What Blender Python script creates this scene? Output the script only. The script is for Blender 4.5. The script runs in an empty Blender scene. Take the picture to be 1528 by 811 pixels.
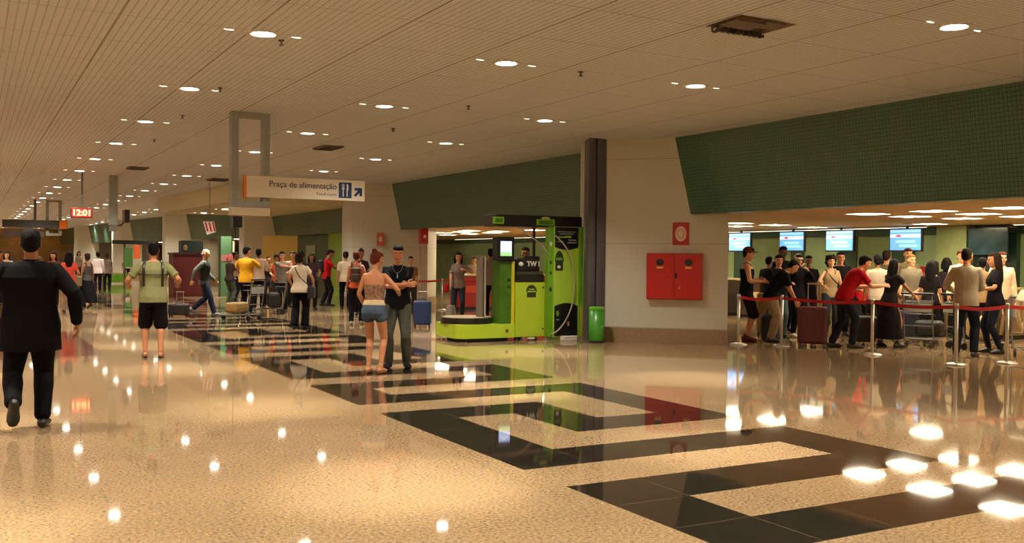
import bpy, bmesh, math, random
from mathutils import Vector, Matrix, noise
random.seed(7)
R = math.radians
SC = bpy.context.scene
COL = SC.collection

# ------------------------------------------------------------------ camera, world, exposure
cam_d = bpy.data.cameras.new('camera')
cam_d.sensor_width = 36.0
cam_d.lens = 34.3037
cam_d.clip_end = 400
cam = bpy.data.objects.new('camera', cam_d)
COL.objects.link(cam)
pitch, roll, ya = -.01396, .010035, -.5075
_F = Vector((0, math.cos(pitch), math.sin(pitch)))
_R = Vector((1, 0, 0)); _U = _R.cross(_F)
_R2 = math.cos(roll) * _R + math.sin(roll) * _U
_U2 = -math.sin(roll) * _R + math.cos(roll) * _U
_rz = Matrix.Rotation(ya, 3, 'Z')
Rw, Uw, Fw = _rz @ _R2, _rz @ _U2, _rz @ _F
cam.matrix_world = Matrix(((Rw.x, Uw.x, -Fw.x, 0), (Rw.y, Uw.y, -Fw.y, 0), (Rw.z, Uw.z, -Fw.z, 1.5846), (0, 0, 0, 1)))
SC.camera = cam
w = bpy.data.worlds.new('world'); SC.world = w; w.use_nodes = True
w.node_tree.nodes['Background'].inputs[0].default_value = (1, .8, .55, 1)
w.node_tree.nodes['Background'].inputs[1].default_value = 0.02
SC.view_settings.view_transform = 'Standard'
SC.view_settings.look = 'None'
SC.view_settings.exposure = 0.18
SC.view_settings.gamma = 1.0
SC.view_settings.use_curve_mapping = False
try:
    SC.cycles.max_bounces = 7; SC.cycles.diffuse_bounces = 4; SC.cycles.glossy_bounces = 4
    SC.cycles.sample_clamp_indirect = 4.0; SC.cycles.use_denoising = True
    SC.cycles.caustics_reflective = False; SC.cycles.caustics_refractive = False
except Exception:
    pass
SPOT_COL = (1.0, .925, .80)
SPOT_W = 50.0        # wide beam of a downlight
POOL_W = 42.0        # narrow core of the beam
LENS_E = 30.0
PANEL_E = 36.0
PANEL_COL = (1.0, .74, .36)

# ------------------------------------------------------------------ materials
def s2l(c):
    return tuple(((x / 12.92) if x <= .04045 else ((x + .055) / 1.055) ** 2.4) for x in c)
def rgb(r, g, b):
    return s2l((r / 255, g / 255, b / 255))
MATS = {}
def mat(name, c, rough=.6, metal=0., emis=0., var=0., scale=8., bump=0., bscale=40., spec=.5, sheen=0.):
    if name in MATS: return MATS[name]
    m = bpy.data.materials.new(name); m.use_nodes = True
    nt = m.node_tree; b = nt.nodes['Principled BSDF']
    b.inputs['Base Color'].default_value = (*c, 1)
    b.inputs['Roughness'].default_value = rough
    b.inputs['Metallic'].default_value = metal
    b.inputs['Specular IOR Level'].default_value = spec
    if sheen: b.inputs['Sheen Weight'].default_value = sheen
    if emis:
        b.inputs['Emission Color'].default_value = (*c, 1)
        b.inputs['Emission Strength'].default_value = emis
    tc = nt.nodes.new('ShaderNodeTexCoord')
    if var:
        n = nt.nodes.new('ShaderNodeTexNoise'); n.inputs['Scale'].default_value = scale; n.inputs['Detail'].default_value = 4
        cr = nt.nodes.new('ShaderNodeValToRGB')
        cr.color_ramp.elements[0].position = .3; cr.color_ramp.elements[1].position = .7
        cr.color_ramp.elements[0].color = (*[x * (1 - var) for x in c], 1)
        cr.color_ramp.elements[1].color = (*[min(1, x * (1 + var)) for x in c], 1)
        nt.links.new(tc.outputs['Object'], n.inputs['Vector'])
        nt.links.new(n.outputs['Fac'], cr.inputs['Fac'])
        nt.links.new(cr.outputs['Color'], b.inputs['Base Color'])
    if bump:
        n2 = nt.nodes.new('ShaderNodeTexNoise'); n2.inputs['Scale'].default_value = bscale
        bp = nt.nodes.new('ShaderNodeBump'); bp.inputs['Strength'].default_value = bump; bp.inputs['Distance'].default_value = .02
        nt.links.new(tc.outputs['Object'], n2.inputs['Vector'])
        nt.links.new(n2.outputs['Fac'], bp.inputs['Height'])
        nt.links.new(bp.outputs['Normal'], b.inputs['Normal'])
    MATS[name] = m
    return m

def N(nt, t, **k):
    n = nt.nodes.new(t)
    for a, v in k.items():
        if hasattr(n, a): setattr(n, a, v)
    return n
def math_node(nt, op, a, b=None, c=None):
    n = nt.nodes.new('ShaderNodeMath'); n.operation = op
    for i, v in enumerate((a, b, c)):
        if v is None: continue
        if isinstance(v, (int, float)): n.inputs[i].default_value = v
        else: nt.links.new(v, n.inputs[i])
    return n.outputs[0]

def granite(name, c1, c2, c3, rough, joint=None, joint_col=(.2, .13, .07), off=(0, 0)):
    m = bpy.data.materials.new(name); m.use_nodes = True; nt = m.node_tree; b = nt.nodes['Principled BSDF']
    tc = N(nt, 'ShaderNodeTexCoord')
    n1 = N(nt, 'ShaderNodeTexNoise'); n1.inputs['Scale'].default_value = 42; n1.inputs['Detail'].default_value = 6; n1.inputs['Roughness'].default_value = .8
    n2 = N(nt, 'ShaderNodeTexNoise'); n2.inputs['Scale'].default_value = 1.3; n2.inputs['Detail'].default_value = 3
    cr = N(nt, 'ShaderNodeValToRGB')
    e = cr.color_ramp.elements
    e[0].position = .36; e[0].color = (*c1, 1); e[1].position = .66; e[1].color = (*c3, 1)
    x = e.new(.5); x.color = (*c2, 1)
    mx = N(nt, 'ShaderNodeMix'); mx.data_type = 'RGBA'; mx.blend_type = 'MULTIPLY'; mx.inputs['Factor'].default_value = .35
    nt.links.new(tc.outputs['Object'], n1.inputs['Vector']); nt.links.new(tc.outputs['Object'], n2.inputs['Vector'])
    nt.links.new(n1.outputs['Fac'], cr.inputs['Fac'])
    nt.links.new(cr.outputs['Color'], mx.inputs['A'])
    g = N(nt, 'ShaderNodeValToRGB'); g.color_ramp.elements[0].color = (.6, .6, .6, 1); g.color_ramp.elements[0].position = .3; g.color_ramp.elements[1].position = .65
    nt.links.new(n2.outputs['Fac'], g.inputs['Fac']); nt.links.new(g.outputs['Color'], mx.inputs['B'])
    out = mx.outputs['Result']
    if joint:
        sp = N(nt, 'ShaderNodeSeparateXYZ'); nt.links.new(tc.outputs['Object'], sp.inputs[0])
        fac = None
        for ax, o, per in (('X', off[0], joint[0]), ('Y', off[1], joint[1])):
            d = math_node(nt, 'PINGPONG', math_node(nt, 'SUBTRACT', sp.outputs[ax], o), per / 2)
            l = math_node(nt, 'LESS_THAN', d, .005)
            fac = l if fac is None else math_node(nt, 'MAXIMUM', fac, l)
        m2 = N(nt, 'ShaderNodeMix'); m2.data_type = 'RGBA'
        nt.links.new(fac, m2.inputs['Factor']); nt.links.new(out, m2.inputs['A']); m2.inputs['B'].default_value = (*joint_col, 1)
        out = m2.outputs['Result']
    nt.links.new(out, b.inputs['Base Color'])
    # polish wear
    n3 = N(nt, 'ShaderNodeTexNoise'); n3.inputs['Scale'].default_value = 3.0
    nt.links.new(tc.outputs['Object'], n3.inputs['Vector'])
    mr = N(nt, 'ShaderNodeMapRange'); mr.inputs['To Min'].default_value = rough * .7; mr.inputs['To Max'].default_value = rough * 1.4
    nt.links.new(n3.outputs['Fac'], mr.inputs['Value']); nt.links.new(mr.outputs['Result'], b.inputs['Roughness'])
    return m

M_FLOOR = granite('beige_granite', rgb(98, 76, 52), rgb(154, 127, 93), rgb(186, 160, 122), .042)
M_DARK = granite('black_granite', rgb(26, 21, 17), rgb(37, 31, 25), rgb(52, 44, 36), .035, joint=(.61, .59), joint_col=rgb(92, 74, 56), off=(3.62, 6.3))
M_BROWN = granite('brown_granite', rgb(70, 42, 32), rgb(88, 54, 40), rgb(104, 68, 50), .1)

def ceiling_mat():
    m = bpy.data.materials.new('slatted_ceiling_metal'); m.use_nodes = True; nt = m.node_tree; b = nt.nodes['Principled BSDF']
    tc = N(nt, 'ShaderNodeTexCoord'); sp = N(nt, 'ShaderNodeSeparateXYZ'); nt.links.new(tc.outputs['Object'], sp.inputs[0])
    def line(ax, per, wd):
        return math_node(nt, 'LESS_THAN', math_node(nt, 'PINGPONG', sp.outputs[ax], per / 2), wd)
    a = math_node(nt, 'MULTIPLY', line('X', .0787, .0080), .5)
    c = math_node(nt, 'MULTIPLY', line('Y', .0787, .0070), .2)
    p1 = math_node(nt, 'MULTIPLY', line('X', 1.259, .012), .9)
    p2 = math_node(nt, 'MULTIPLY', line('Y', 1.259, .010), .6)
    f = math_node(nt, 'MAXIMUM', math_node(nt, 'MAXIMUM', a, c), math_node(nt, 'MAXIMUM', p1, p2))
    mx = N(nt, 'ShaderNodeMix'); mx.data_type = 'RGBA'
    mx.inputs['A'].default_value = (*rgb(244, 248, 255), 1); mx.inputs['B'].default_value = (*rgb(118, 100, 88), 1)
    nt.links.new(f, mx.inputs['Factor']); nt.links.new(mx.outputs['Result'], b.inputs['Base Color'])
    bp = N(nt, 'ShaderNodeBump'); bp.inputs['Strength'].default_value = .4; bp.inputs['Distance'].default_value = .01; bp.invert = True
    nt.links.new(f, bp.inputs['Height']); nt.links.new(bp.outputs['Normal'], b.inputs['Normal'])
    b.inputs['Roughness'].default_value = .55
    return m
M_CEIL = ceiling_mat()

def tile_mat(name, c1, c2, grout, s=.06, rough=.25):
    m = bpy.data.materials.new(name); m.use_nodes = True; nt = m.node_tree; b = nt.nodes['Principled BSDF']
    tc = N(nt, 'ShaderNodeTexCoord'); sp = N(nt, 'ShaderNodeSeparateXYZ'); nt.links.new(tc.outputs['Object'], sp.inputs[0])
    f = None
    for ax in 'YZ':
        l = math_node(nt, 'LESS_THAN', math_node(nt, 'PINGPONG', sp.outputs[ax], s / 2), .0035)
        f = l if f is None else math_node(nt, 'MAXIMUM', f, l)
    n = N(nt, 'ShaderNodeTexNoise'); n.inputs['Scale'].default_value = 5; n.inputs['Detail'].default_value = 5
    nt.links.new(tc.outputs['Object'], n.inputs['Vector'])
    m0 = N(nt, 'ShaderNodeMix'); m0.data_type = 'RGBA'; m0.inputs['A'].default_value = (*c1, 1); m0.inputs['B'].default_value = (*c2, 1)
    nt.links.new(n.outputs['Fac'], m0.inputs['Factor'])
    mx = N(nt, 'ShaderNodeMix'); mx.data_type = 'RGBA'; mx.inputs['B'].default_value = (*grout, 1)
    nt.links.new(f, mx.inputs['Factor']); nt.links.new(m0.outputs['Result'], mx.inputs['A'])
    nt.links.new(mx.outputs['Result'], b.inputs['Base Color'])
    b.inputs['Roughness'].default_value = rough
    bp = N(nt, 'ShaderNodeBump'); bp.inputs['Strength'].default_value = .5; bp.inputs['Distance'].default_value = .004; bp.invert = True
    nt.links.new(f, bp.inputs['Height']); nt.links.new(bp.outputs['Normal'], b.inputs['Normal'])
    return m
M_BAND = tile_mat('dark_green_mosaic', rgb(56, 92, 74), rgb(72, 102, 76), rgb(32, 50, 42))

def seam_mat(name, c, seams, rough=.4):
    m = bpy.data.materials.new(name); m.use_nodes = True; nt = m.node_tree; b = nt.nodes['Principled BSDF']
    tc = N(nt, 'ShaderNodeTexCoord'); sp = N(nt, 'ShaderNodeSeparateXYZ'); nt.links.new(tc.outputs['Object'], sp.inputs[0])
    f = None
    for z in seams:
        l = math_node(nt, 'LESS_THAN', math_node(nt, 'ABSOLUTE', math_node(nt, 'SUBTRACT', sp.outputs['Z'], z)), .005)
        f = l if f is None else math_node(nt, 'MAXIMUM', f, l)
    mx = N(nt, 'ShaderNodeMix'); mx.data_type = 'RGBA'; mx.inputs['A'].default_value = (*c, 1); mx.inputs['B'].default_value = (*[x * .55 for x in c], 1)
    nt.links.new(f, mx.inputs['Factor']); nt.links.new(mx.outputs['Result'], b.inputs['Base Color'])
    b.inputs['Roughness'].default_value = rough
    return m
M_PIER = seam_mat('cream_pier_panel', rgb(206, 202, 184), (.28, 1.88, 3.5))
M_PLASTER = mat('pale_plaster', rgb(200, 184, 150), .8, var=.05)
M_GREENWALL = mat('pale_green_wall', rgb(146, 172, 118), .35, var=.12, scale=2.)
M_DKGREEN = mat('dark_green_wall', rgb(44, 74, 50), .4, var=.15, scale=3.)
M_RECESS_CEIL = mat('recess_ceiling', rgb(224, 196, 150), .7, var=.03)
M_GRANBASE = mat('granite_base', rgb(150, 124, 96), .35, var=.3, scale=60.)
M_STEEL = mat('brushed_steel', rgb(190, 184, 172), .3, metal=.9)
M_CHROME = mat('satin_post_metal', rgb(214, 208, 196), .28, metal=.75)
M_GREYMETAL = mat('grey_painted_metal', rgb(140, 142, 134), .45)
M_DKMETAL = mat('dark_grey_metal', rgb(70, 64, 62), .4, metal=.3)
M_BLACK = mat('black_plastic', rgb(16, 15, 15), .35)
M_RED = mat('red_paint', rgb(176, 22, 24), .4)
M_REDBELT = mat('red_belt', rgb(176, 16, 22), .7)
M_WHITE = mat('white_plastic', rgb(232, 226, 212), .4)
M_LENS = mat('downlight_lens', (1, .93, .82), .3, emis=LENS_E)
M_GLINT = mat('downlight_side_glint', (1, .82, .6), .3, emis=2.2)  # glints beside each lens, made as small glowing blobs
M_PANEL = mat('light_panel_diffuser', (1, .86, .6), .4, emis=PANEL_E)

# ------------------------------------------------------------------ mesh helpers
def link(o, parent=None):
    COL.objects.link(o)
    if parent is not None: o.parent = parent
    return o
def finish(name, bm, m, parent=None, loc=None, rotz=0, smooth=False):
    me = bpy.data.meshes.new(name)
    bmesh.ops.recalc_face_normals(bm, faces=bm.faces)
    bm.to_mesh(me); bm.free()
    ms = m if isinstance(m, (list, tuple)) else [m]
    for x in ms: me.materials.append(x)
    if smooth:
        for p in me.polygons: p.use_smooth = True
    o = bpy.data.objects.new(name, me)
    if loc is not None: o.location = loc
    o.rotation_euler[2] = rotz
    return link(o, parent)
def box(bm, x0, x1, y0, y1, z0, z1, bev=0., mi=0):
    g = bmesh.ops.create_cube(bm, size=1)['verts']
    for v in g:
        v.co = Vector(((x0 + x1) / 2 + v.co.x * (x1 - x0), (y0 + y1) / 2 + v.co.y * (y1 - y0), (z0 + z1) / 2 + v.co.z * (z1 - z0)))
    fs = {f for v in g for f in v.link_faces}
    if bev:
        es = list({e for v in g for e in v.link_edges})
        r = bmesh.ops.bevel(bm, geom=es, offset=bev, segments=3, affect='EDGES', profile=.5)
        fs = {f for f in r['faces']} | {f for f in fs if f.is_valid}
    if mi:
        for f in fs:
            if f.is_valid: f.material_index = mi
def prism(bm, pts, z0, z1):
    a = [bm.verts.new((x, y, z0)) for x, y in pts]; b = [bm.verts.new((x, y, z1)) for x, y in pts]
    bm.faces.new(a); bm.faces.new(list(reversed(b)))
    n = len(pts)
    for i in range(n): bm.faces.new((a[i], b[i], b[(i + 1) % n], a[(i + 1) % n]))
def cyl(bm, c, r, z0, z1, n=24, r2=None):
    r2 = r if r2 is None else r2
    prism_r(bm, [(c[0], c[1], z0, r), (c[0], c[1], z1, r2)], n)
def prism_r(bm, rings, n=24):
    prev = None; first = None
    for (x, y, z, r) in rings:
        ring = [bm.verts.new((x + r * math.cos(2 * math.pi * i / n), y + r * math.sin(2 * math.pi * i / n), z)) for i in range(n)]
        if prev:
            for i in range(n): bm.faces.new((prev[i], prev[(i + 1) % n], ring[(i + 1) % n], ring[i]))
        else: first = ring
        prev = ring
    bm.faces.new(list(reversed(first))); bm.faces.new(prev)
def tube(bm, pts, rad, side=Vector((1, 0, 0)), n=12, round_ends=True):
    pts = [Vector(p) for p in pts]
    rad = [(r, r) if isinstance(r, (int, float)) else r for r in rad]
    k = len(pts); T = []
    for i in range(k):
        t = (pts[min(i + 1, k - 1)] - pts[max(i - 1, 0)])
        T.append(t.normalized() if t.length > 1e-9 else Vector((0, 0, 1)))
    P = list(pts)
    if round_ends:
        P = [pts[0] - T[0] * min(rad[0]) * .75, pts[0] - T[0] * min(rad[0]) * .4] + P + [pts[-1] + T[-1] * min(rad[-1]) * .4, pts[-1] + T[-1] * min(rad[-1]) * .75]
        T = [T[0], T[0]] + T + [T[-1], T[-1]]
        q0, q1 = rad[0], rad[-1]
        rad = [(q0[0] * .5, q0[1] * .5), (q0[0] * .85, q0[1] * .85)] + rad + [(q1[0] * .85, q1[1] * .85), (q1[0] * .5, q1[1] * .5)]
    s = Vector(side); rings = []
    for p, t, (a, b) in zip(P, T, rad):
        s2 = s - t * s.dot(t)
        if s2.length < 1e-4: s2 = t.orthogonal()
        s2.normalize(); s = s2
        u = t.cross(s2)
        rings.append([bm.verts.new(p + s2 * a * math.cos(2 * math.pi * i / n) + u * b * math.sin(2 * math.pi * i / n)) for i in range(n)])
    for r0, r1 in zip(rings, rings[1:]):
        for i in range(n): bm.faces.new((r0[i], r0[(i + 1) % n], r1[(i + 1) % n], r1[i]))
    bm.faces.new(list(reversed(rings[0]))); bm.faces.new(rings[-1])
def ellipsoid(bm, c, r, mtx=None, seg=14):
    g = bmesh.ops.create_uvsphere(bm, u_segments=seg, v_segments=max(6, seg * 2 // 3), radius=1)['verts']
    for v in g:
        co = Vector((v.co.x * r[0] + c[0], v.co.y * r[1] + c[1], v.co.z * r[2] + c[2]))
        v.co = mtx @ co if mtx is not None else co
def smooth_curve(pts, n=8):
    pts = [Vector(p) for p in pts]; out = []
    for i in range(len(pts) - 1):
        p0 = pts[max(i - 1, 0)]; p1 = pts[i]; p2 = pts[i + 1]; p3 = pts[min(i + 2, len(pts) - 1)]
        for j in range(n):
            t = j / n
            out.append(.5 * ((2 * p1) + (p2 - p0) * t + (2 * p0 - 5 * p1 + 4 * p2 - p3) * t * t + (3 * p1 - p0 - 3 * p2 + p3) * t ** 3))
    out.append(pts[-1]); return out
def tag(o, label=None, cat=None, group=None, kind=None):
    if label: o['label'] = label
    if cat: o['category'] = cat
    if group: o['group'] = group
    if kind: o['kind'] = kind
    return o
def empty(name, loc=(0, 0, 0), rotz=0, **k):
    o = bpy.data.objects.new(name, None); o.location = loc; o.rotation_euler[2] = rotz; o.empty_display_size = .2
    link(o); return tag(o, **k)
def struct(name, bm, m, **k):
    return tag(finish(name, bm, m, **k), kind='structure')
def copy_tree(o, loc, rotz=None, label=None):
    r = o.copy(); COL.objects.link(r); r.location = loc
    if rotz is not None: r.rotation_euler[2] = rotz
    if label: r['label'] = label
    for ch in list(o.children):
        c = ch.copy(); COL.objects.link(c); c.parent = r
        for g in list(ch.children):
            d = g.copy(); COL.objects.link(d); d.parent = c
    return r
def text(name, body, size, m, parent, loc, rot=(R(90), 0, 0), depth=.003, align='LEFT', bold=0.):
    cu = bpy.data.curves.new(name, 'FONT'); cu.body = body; cu.size = size; cu.extrude = depth; cu.align_x = align; cu.align_y = 'CENTER'; cu.offset = bold
    t = bpy.data.objects.new('tmp', cu); COL.objects.link(t)
    bpy.context.view_layer.update()
    me = bpy.data.meshes.new_from_object(t.evaluated_get(bpy.context.evaluated_depsgraph_get()))
    bpy.data.objects.remove(t)
    me.materials.clear(); me.materials.append(m)
    o = bpy.data.objects.new(name, me); o.location = loc; o.rotation_euler = rot
    return link(o, parent)

# ------------------------------------------------------------------ the shell
HC = 3.89
PX = [3.62, 4.23, 4.86, 5.48, 6.20, 6.81]
def meander(c, k):
    k %= 10
    if k in (0, 6, 8): return True
    if c == 0 and k in (1, 2, 3, 4, 7): return True
    if k == 4 and c <= 2: return True
    if c == 2 and k in (2, 3, 4): return True
    if k == 2 and c >= 2: return True
    if c == 4 and k in (2, 3, 4, 5, 9): return True
    return False
bm = bmesh.new()
xs = [-12, -1.4, 1.84] + PX + [24]
K0, K1 = -28, 170
ys = [6.3 + .59 * k for k in range(K0, K1 + 1)]
V = {}
for i, x in enumerate(xs):
    for j, y in enumerate(ys): V[i, j] = bm.verts.new((x, y, 0))
for i in range(len(xs) - 1):
    for j in range(len(ys) - 1):
        f = bm.faces.new((V[i, j], V[i + 1, j], V[i + 1, j + 1], V[i, j + 1]))
        k = K0 + j
        if 3 <= i <= 7 and meander(i - 3, k): f.material_index = 1
        if i == 1 and (k - 17) % 20 < 9 and k >= 17: f.material_index = 2
floor = struct('floor', bm, [M_FLOOR, M_DARK, M_BROWN])
floor.data.flip_normals() if floor.data.polygons[0].normal.z < 0 else None

# ceiling: flat slatted sheet with one open hatch
hx0, hx1, hy0, hy1 = 6.33, 7.05, 7.0, 7.52
bm = bmesh.new()
def quad(bm, x0, x1, y0, y1, z):
    return bm.faces.new([bm.verts.new(p) for p in ((x0, y0, z), (x0, y1, z), (x1, y1, z), (x1, y0, z))])
for (a, b, c, d) in ((-12, hx0, -10, 106), (hx1, 12.1, -10, 106), (hx0, hx1, -10, hy0), (hx0, hx1, hy1, 106)): quad(bm, a, b, c, d, HC)
bmesh.ops.remove_doubles(bm, verts=bm.verts, dist=1e-4)
struct('ceiling', bm, M_CEIL)
bm = bmesh.new()
for (a, b, c, d) in ((hx0 - .03, hx0, hy0, hy1), (hx1, hx1 + .03, hy0, hy1), (hx0, hx1, hy0 - .03, hy0), (hx0, hx1, hy1, hy1 + .03)): box(bm, a, b, c, d, HC + .002, HC + .3)
box(bm, hx0 - .03, hx1 + .03, hy0 - .03, hy1 + .03, HC + .3, HC + .33)
hat = struct('ceiling_hatch_box', bm, mat('hatch_sheet', rgb(150, 126, 100), .7))
v = empty('ceiling_hatch', (0, 0, HC), label='open ceiling hatch with dark hanging flaps above the black floor pattern', cat='ceiling hatch')
bm = bmesh.new(); box(bm, hx0 - .02, hx0 + .34, hy0 + .02, hy0 + .28, -.05, -.035); box(bm, hx0 + .30, hx0 + .55, hy0 - .02, hy0 + .2, -.035, -.02)
finish('flap', bm, mat('hatch_dark', rgb(96, 80, 66), .6), v)
bm = bmesh.new()
for i in range(9): box(bm, hx0 + .16 + i * .07, hx0 + .20 + i * .07, hy1 - .02, hy1 + .03, -.03, .02)
finish('bracket_row', bm, M_DKMETAL, v)
bm = bmesh.new(); tube(bm, smooth_curve([(hx0 + .02, hy1 - .1, 0), (hx0 + .05, hy1 - .05, -.05), (hx0 + .1, hy1 - .05, -.05), (hx0 + .12, hy1 - .1, 0)]), [.012] * 25, n=8)
finish('hook', bm, M_DKMETAL, v)

# outer walls
bm = bmesh.new(); box(bm, -12.2, -12, -10, 106, 0, HC + .02); struct('wall_left', bm, M_PLASTER)
bm = bmesh.new(); box(bm, -12.2, 24.2, -10.3, -10.1, 0, HC + .02); struct('wall_back', bm, M_PLASTER)
bm = bmesh.new(); box(bm, -12.2, 24.2, 105, 105.2, 0, HC + .02); struct('wall_front', bm, mat('far_warm_wall', rgb(206, 166, 104), .8, var=.25, scale=.6))
bm = bmesh.new(); box(bm, 21.75, 21.95, -10, 106, 0, 2.52); struct('wall_right', bm, M_GREENWALL)
# dark strip under the recess ceiling and vertical panels of the recess wall
bm = bmesh.new(); box(bm, 21.68, 21.76, -10, 60, 2.28, 2.5); struct('trim_1', bm, M_DKGREEN)
bm = bmesh.new()
for (a, b) in ((9.5, 10.5), (17.3, 18.0), (19.2, 19.7), (21.2, 21.7), (23.6, 24.2), (27, 29.5), (31, 34)): box(bm, 21.70, 21.77, a, b, 0, 2.3)
struct('trim_2', bm, M_DKGREEN)
bm = bmesh.new(); box(bm, 21.35, 21.74, 15.5, 16.35, 0, 2.49); struct('wall_recess_pillar', bm, mat('light_green_panel', rgb(158, 172, 116), .35, var=.1))
bm = bmesh.new(); box(bm, 21.6, 21.76, 14.35, 15.45, 0, 2.49); struct('door_1', bm, mat('dark_door', rgb(40, 62, 56), .3))
# recess ceiling
bm = bmesh.new(); box(bm, 12.0, 21.95, -10, 106, 2.5, 2.56); struct('ceiling_recess', bm, M_RECESS_CEIL)
# green fascia band, leaning inwards towards its foot; piers
def pier_xy(dx, dy): return [(x + dx, y + dy) for x, y in ((10.73, 15.57), (12.37, 13.95), (13.72, 15.62), (13.72, 17.6), (12.0, 17.6), (10.73, 16.5))]
PIERS = [(0, 0), (-.05, 14.2), (0, 28.4), (-1.0, 42.6), (-2.1, 56.4), (-3.2, 71.5)]
for dx, dy in PIERS:
    bm = bmesh.new(); prism(bm, pier_xy(dx, dy), .0, HC + .01); struct('wall_pier', bm, M_PIER)
    c = Vector((12.3 + dx, 15.9 + dy)); pts = []
    for x, y in pier_xy(dx, dy):
        d = (Vector((x, y)) - c); pts.append((x + d.x / d.length * .012, y + d.y / d.length * .012))
    bm = bmesh.new(); prism(bm, pts, 0, .27); struct('baseboard_pier', bm, M_GRANBASE)
def band(p0, p1, ztop=HC, zbot=2.44):
    bm = bmesh.new()
    x0, y0 = p0; x1, y1 = p1
    vs = []
    for (x, y) in (p0, p1):
        vs.append([bm.verts.new(q) for q in ((x, y, ztop), (x + .22, y, zbot), (x + .5, y, zbot), (x + .5, y, ztop))])
    a, b = vs
    for i in range(4): bm.faces.new((a[i], a[(i + 1) % 4], b[(i + 1) % 4], b[i]))
    bm.faces.new(a); bm.faces.new(list(reversed(b)))
    return struct('wall_band', bm, M_BAND)
band((11.65, -10), (11.65, 14.72))
band((11.65, 16.8), (11.65, 28.95))
band((11.6, 31), (11.62, 43.1))
band((11.6, 45), (10.7, 57.3))
band((10.6, 59), (9.55, 71.0))
band((9.5, 73), (8.45, 86.2))
band((8.4, 87.5), (7.6, 105))
# lowered soffit with pale edge in the third bay
bm = bmesh.new(); prism(bm, [(7.35, 31.9), (11.9, 31.9), (11.9, 42.9), (6.9, 42.9)], 3.31, HC + .01); struct('ceiling_soffit', bm, mat('pale_soffit', rgb(226, 216, 180), .7))
# pillar strip of dark metal at the first pier
bm = bmesh.new()
for i, (a, b, d) in enumerate(((10.31, 10.41, 0), (10.41, 10.50, .03), (10.50, 10.62, .0), (10.62, 10.725, .035))):
    prism(bm, [(a, 15.56 + d), (b, 15.56 + d), (b + .22, 16.05), (a + .22, 16.05)], 0, HC)
struct('wall_dark_column', bm, mat('dark_column', rgb(92, 88, 98), .35, metal=.25, var=.1))
# partitions of the middle bay, and a painted glow by its pier
bm = bmesh.new(); box(bm, 12.2, 13.4, 36.6, 36.7, 0, 2.5); struct('wall_green_partition', bm, mat('bright_green_wall', rgb(140, 176, 60), .4, var=.06))
bm = bmesh.new(); box(bm, 12.22, 12.32, 36.7, 40.8, 0, 2.5); struct('wall_dark_partition', bm, M_DKGREEN)
bm = bmesh.new(); prism(bm, [(11.35, 43.15), (12.25, 40.8), (12.35, 40.85), (11.45, 43.25)], 0, 2.46); struct('wall_painted_glow', bm, mat('painted_glow_yellow', rgb(244, 214, 118), .6))  # slab coloured yellow to stand for recess light on the pier
p = empty('wall_poster', (12.2, 38.9, 1.5), label='pale poster on the dark green partition behind the middle crowd', cat='poster')
bm = bmesh.new(); box(bm, -.02, .015, -.6, .6, -.5, .5); finish('poster_sheet', bm, mat('poster', rgb(170, 190, 160), .5), p)
bm = bmesh.new(); box(bm, -.03, .015, -.64, .64, -.54, -.5); box(bm, -.03, .015, -.64, .64, .5, .54); finish('poster_frame', bm, M_GREYMETAL, p)

# ------------------------------------------------------------------ lights
ORD = ['nearest', 'second', 'third', 'fourth', 'fifth', 'sixth', 'seventh', 'eighth', 'ninth', 'tenth', 'eleventh', 'twelfth', 'thirteenth', 'fourteenth', 'fifteenth', 'sixteenth', 'seventeenth', 'eighteenth', 'nineteenth', 'twentieth', 'twenty-first', 'twenty-second', 'twenty-third', 'twenty-fourth', 'twenty-fifth', 'twenty-sixth']
sp1 = bpy.data.lights.new('downlight_beam', 'SPOT'); sp1.energy = SPOT_W * 6; sp1.spot_size = R(125); sp1.spot_blend = 1.0; sp1.color = SPOT_COL; sp1.shadow_soft_size = .08
sp3 = bpy.data.lights.new('unseen_fill_beam', 'SPOT'); sp3.energy = SPOT_W * 13; sp3.spot_size = R(95); sp3.spot_blend = 1.0; sp3.color = SPOT_COL; sp3.shadow_soft_size = .08  # boosted beam for unseen lamps, added to brighten the near ceiling
sp2 = bpy.data.lights.new('downlight_core', 'SPOT'); sp2.energy = POOL_W * 12; sp2.spot_size = R(34); sp2.spot_blend = 1.0; sp2.color = SPOT_COL; sp2.shadow_soft_size = .05
def make_downlight():
    t = empty('downlight', (0, 0, HC))
    bm = bmesh.new()
    n = 28
    for (r0, z0), (r1, z1) in (((.17, 0), (.165, -.012)), ((.165, -.012), (.13, -.012)), ((.13, -.012), (.125, -.001))):
        a = [bm.verts.new((r0 * math.cos(i * 2 * math.pi / n), r0 * math.sin(i * 2 * math.pi / n), z0)) for i in range(n)]
        b = [bm.verts.new((r1 * math.cos(i * 2 * math.pi / n), r1 * math.sin(i * 2 * math.pi / n), z1)) for i in range(n)]
        for i in range(n): bm.faces.new((a[i], a[(i + 1) % n], b[(i + 1) % n], b[i]))
    bmesh.ops.remove_doubles(bm, verts=bm.verts, dist=1e-5)
    finish('trim_ring', bm, M_WHITE, t)
    bm = bmesh.new(); cyl(bm, (0, 0), .108, -.009, -.001, 24); finish('lens', bm, M_LENS, t)
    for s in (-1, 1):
        bm = bmesh.new(); ellipsoid(bm, (s * .35, 0, -.002), (.055, .014, .006), seg=10); finish('side_glint', bm, M_GLINT, t)
    return t
d0 = make_downlight(); first = True
ROWS = [(8.40, 'row nearest the green band'), (5.54, 'row over the black floor pattern'), (2.66, 'row left of the food court sign'), (-.25, 'row above the suited man'), (-3.1, 'leftmost row'), (-6.0, ''), (-8.9, '')]  # last two rows are unseen, added so floor bounce lifts the ceiling
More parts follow.
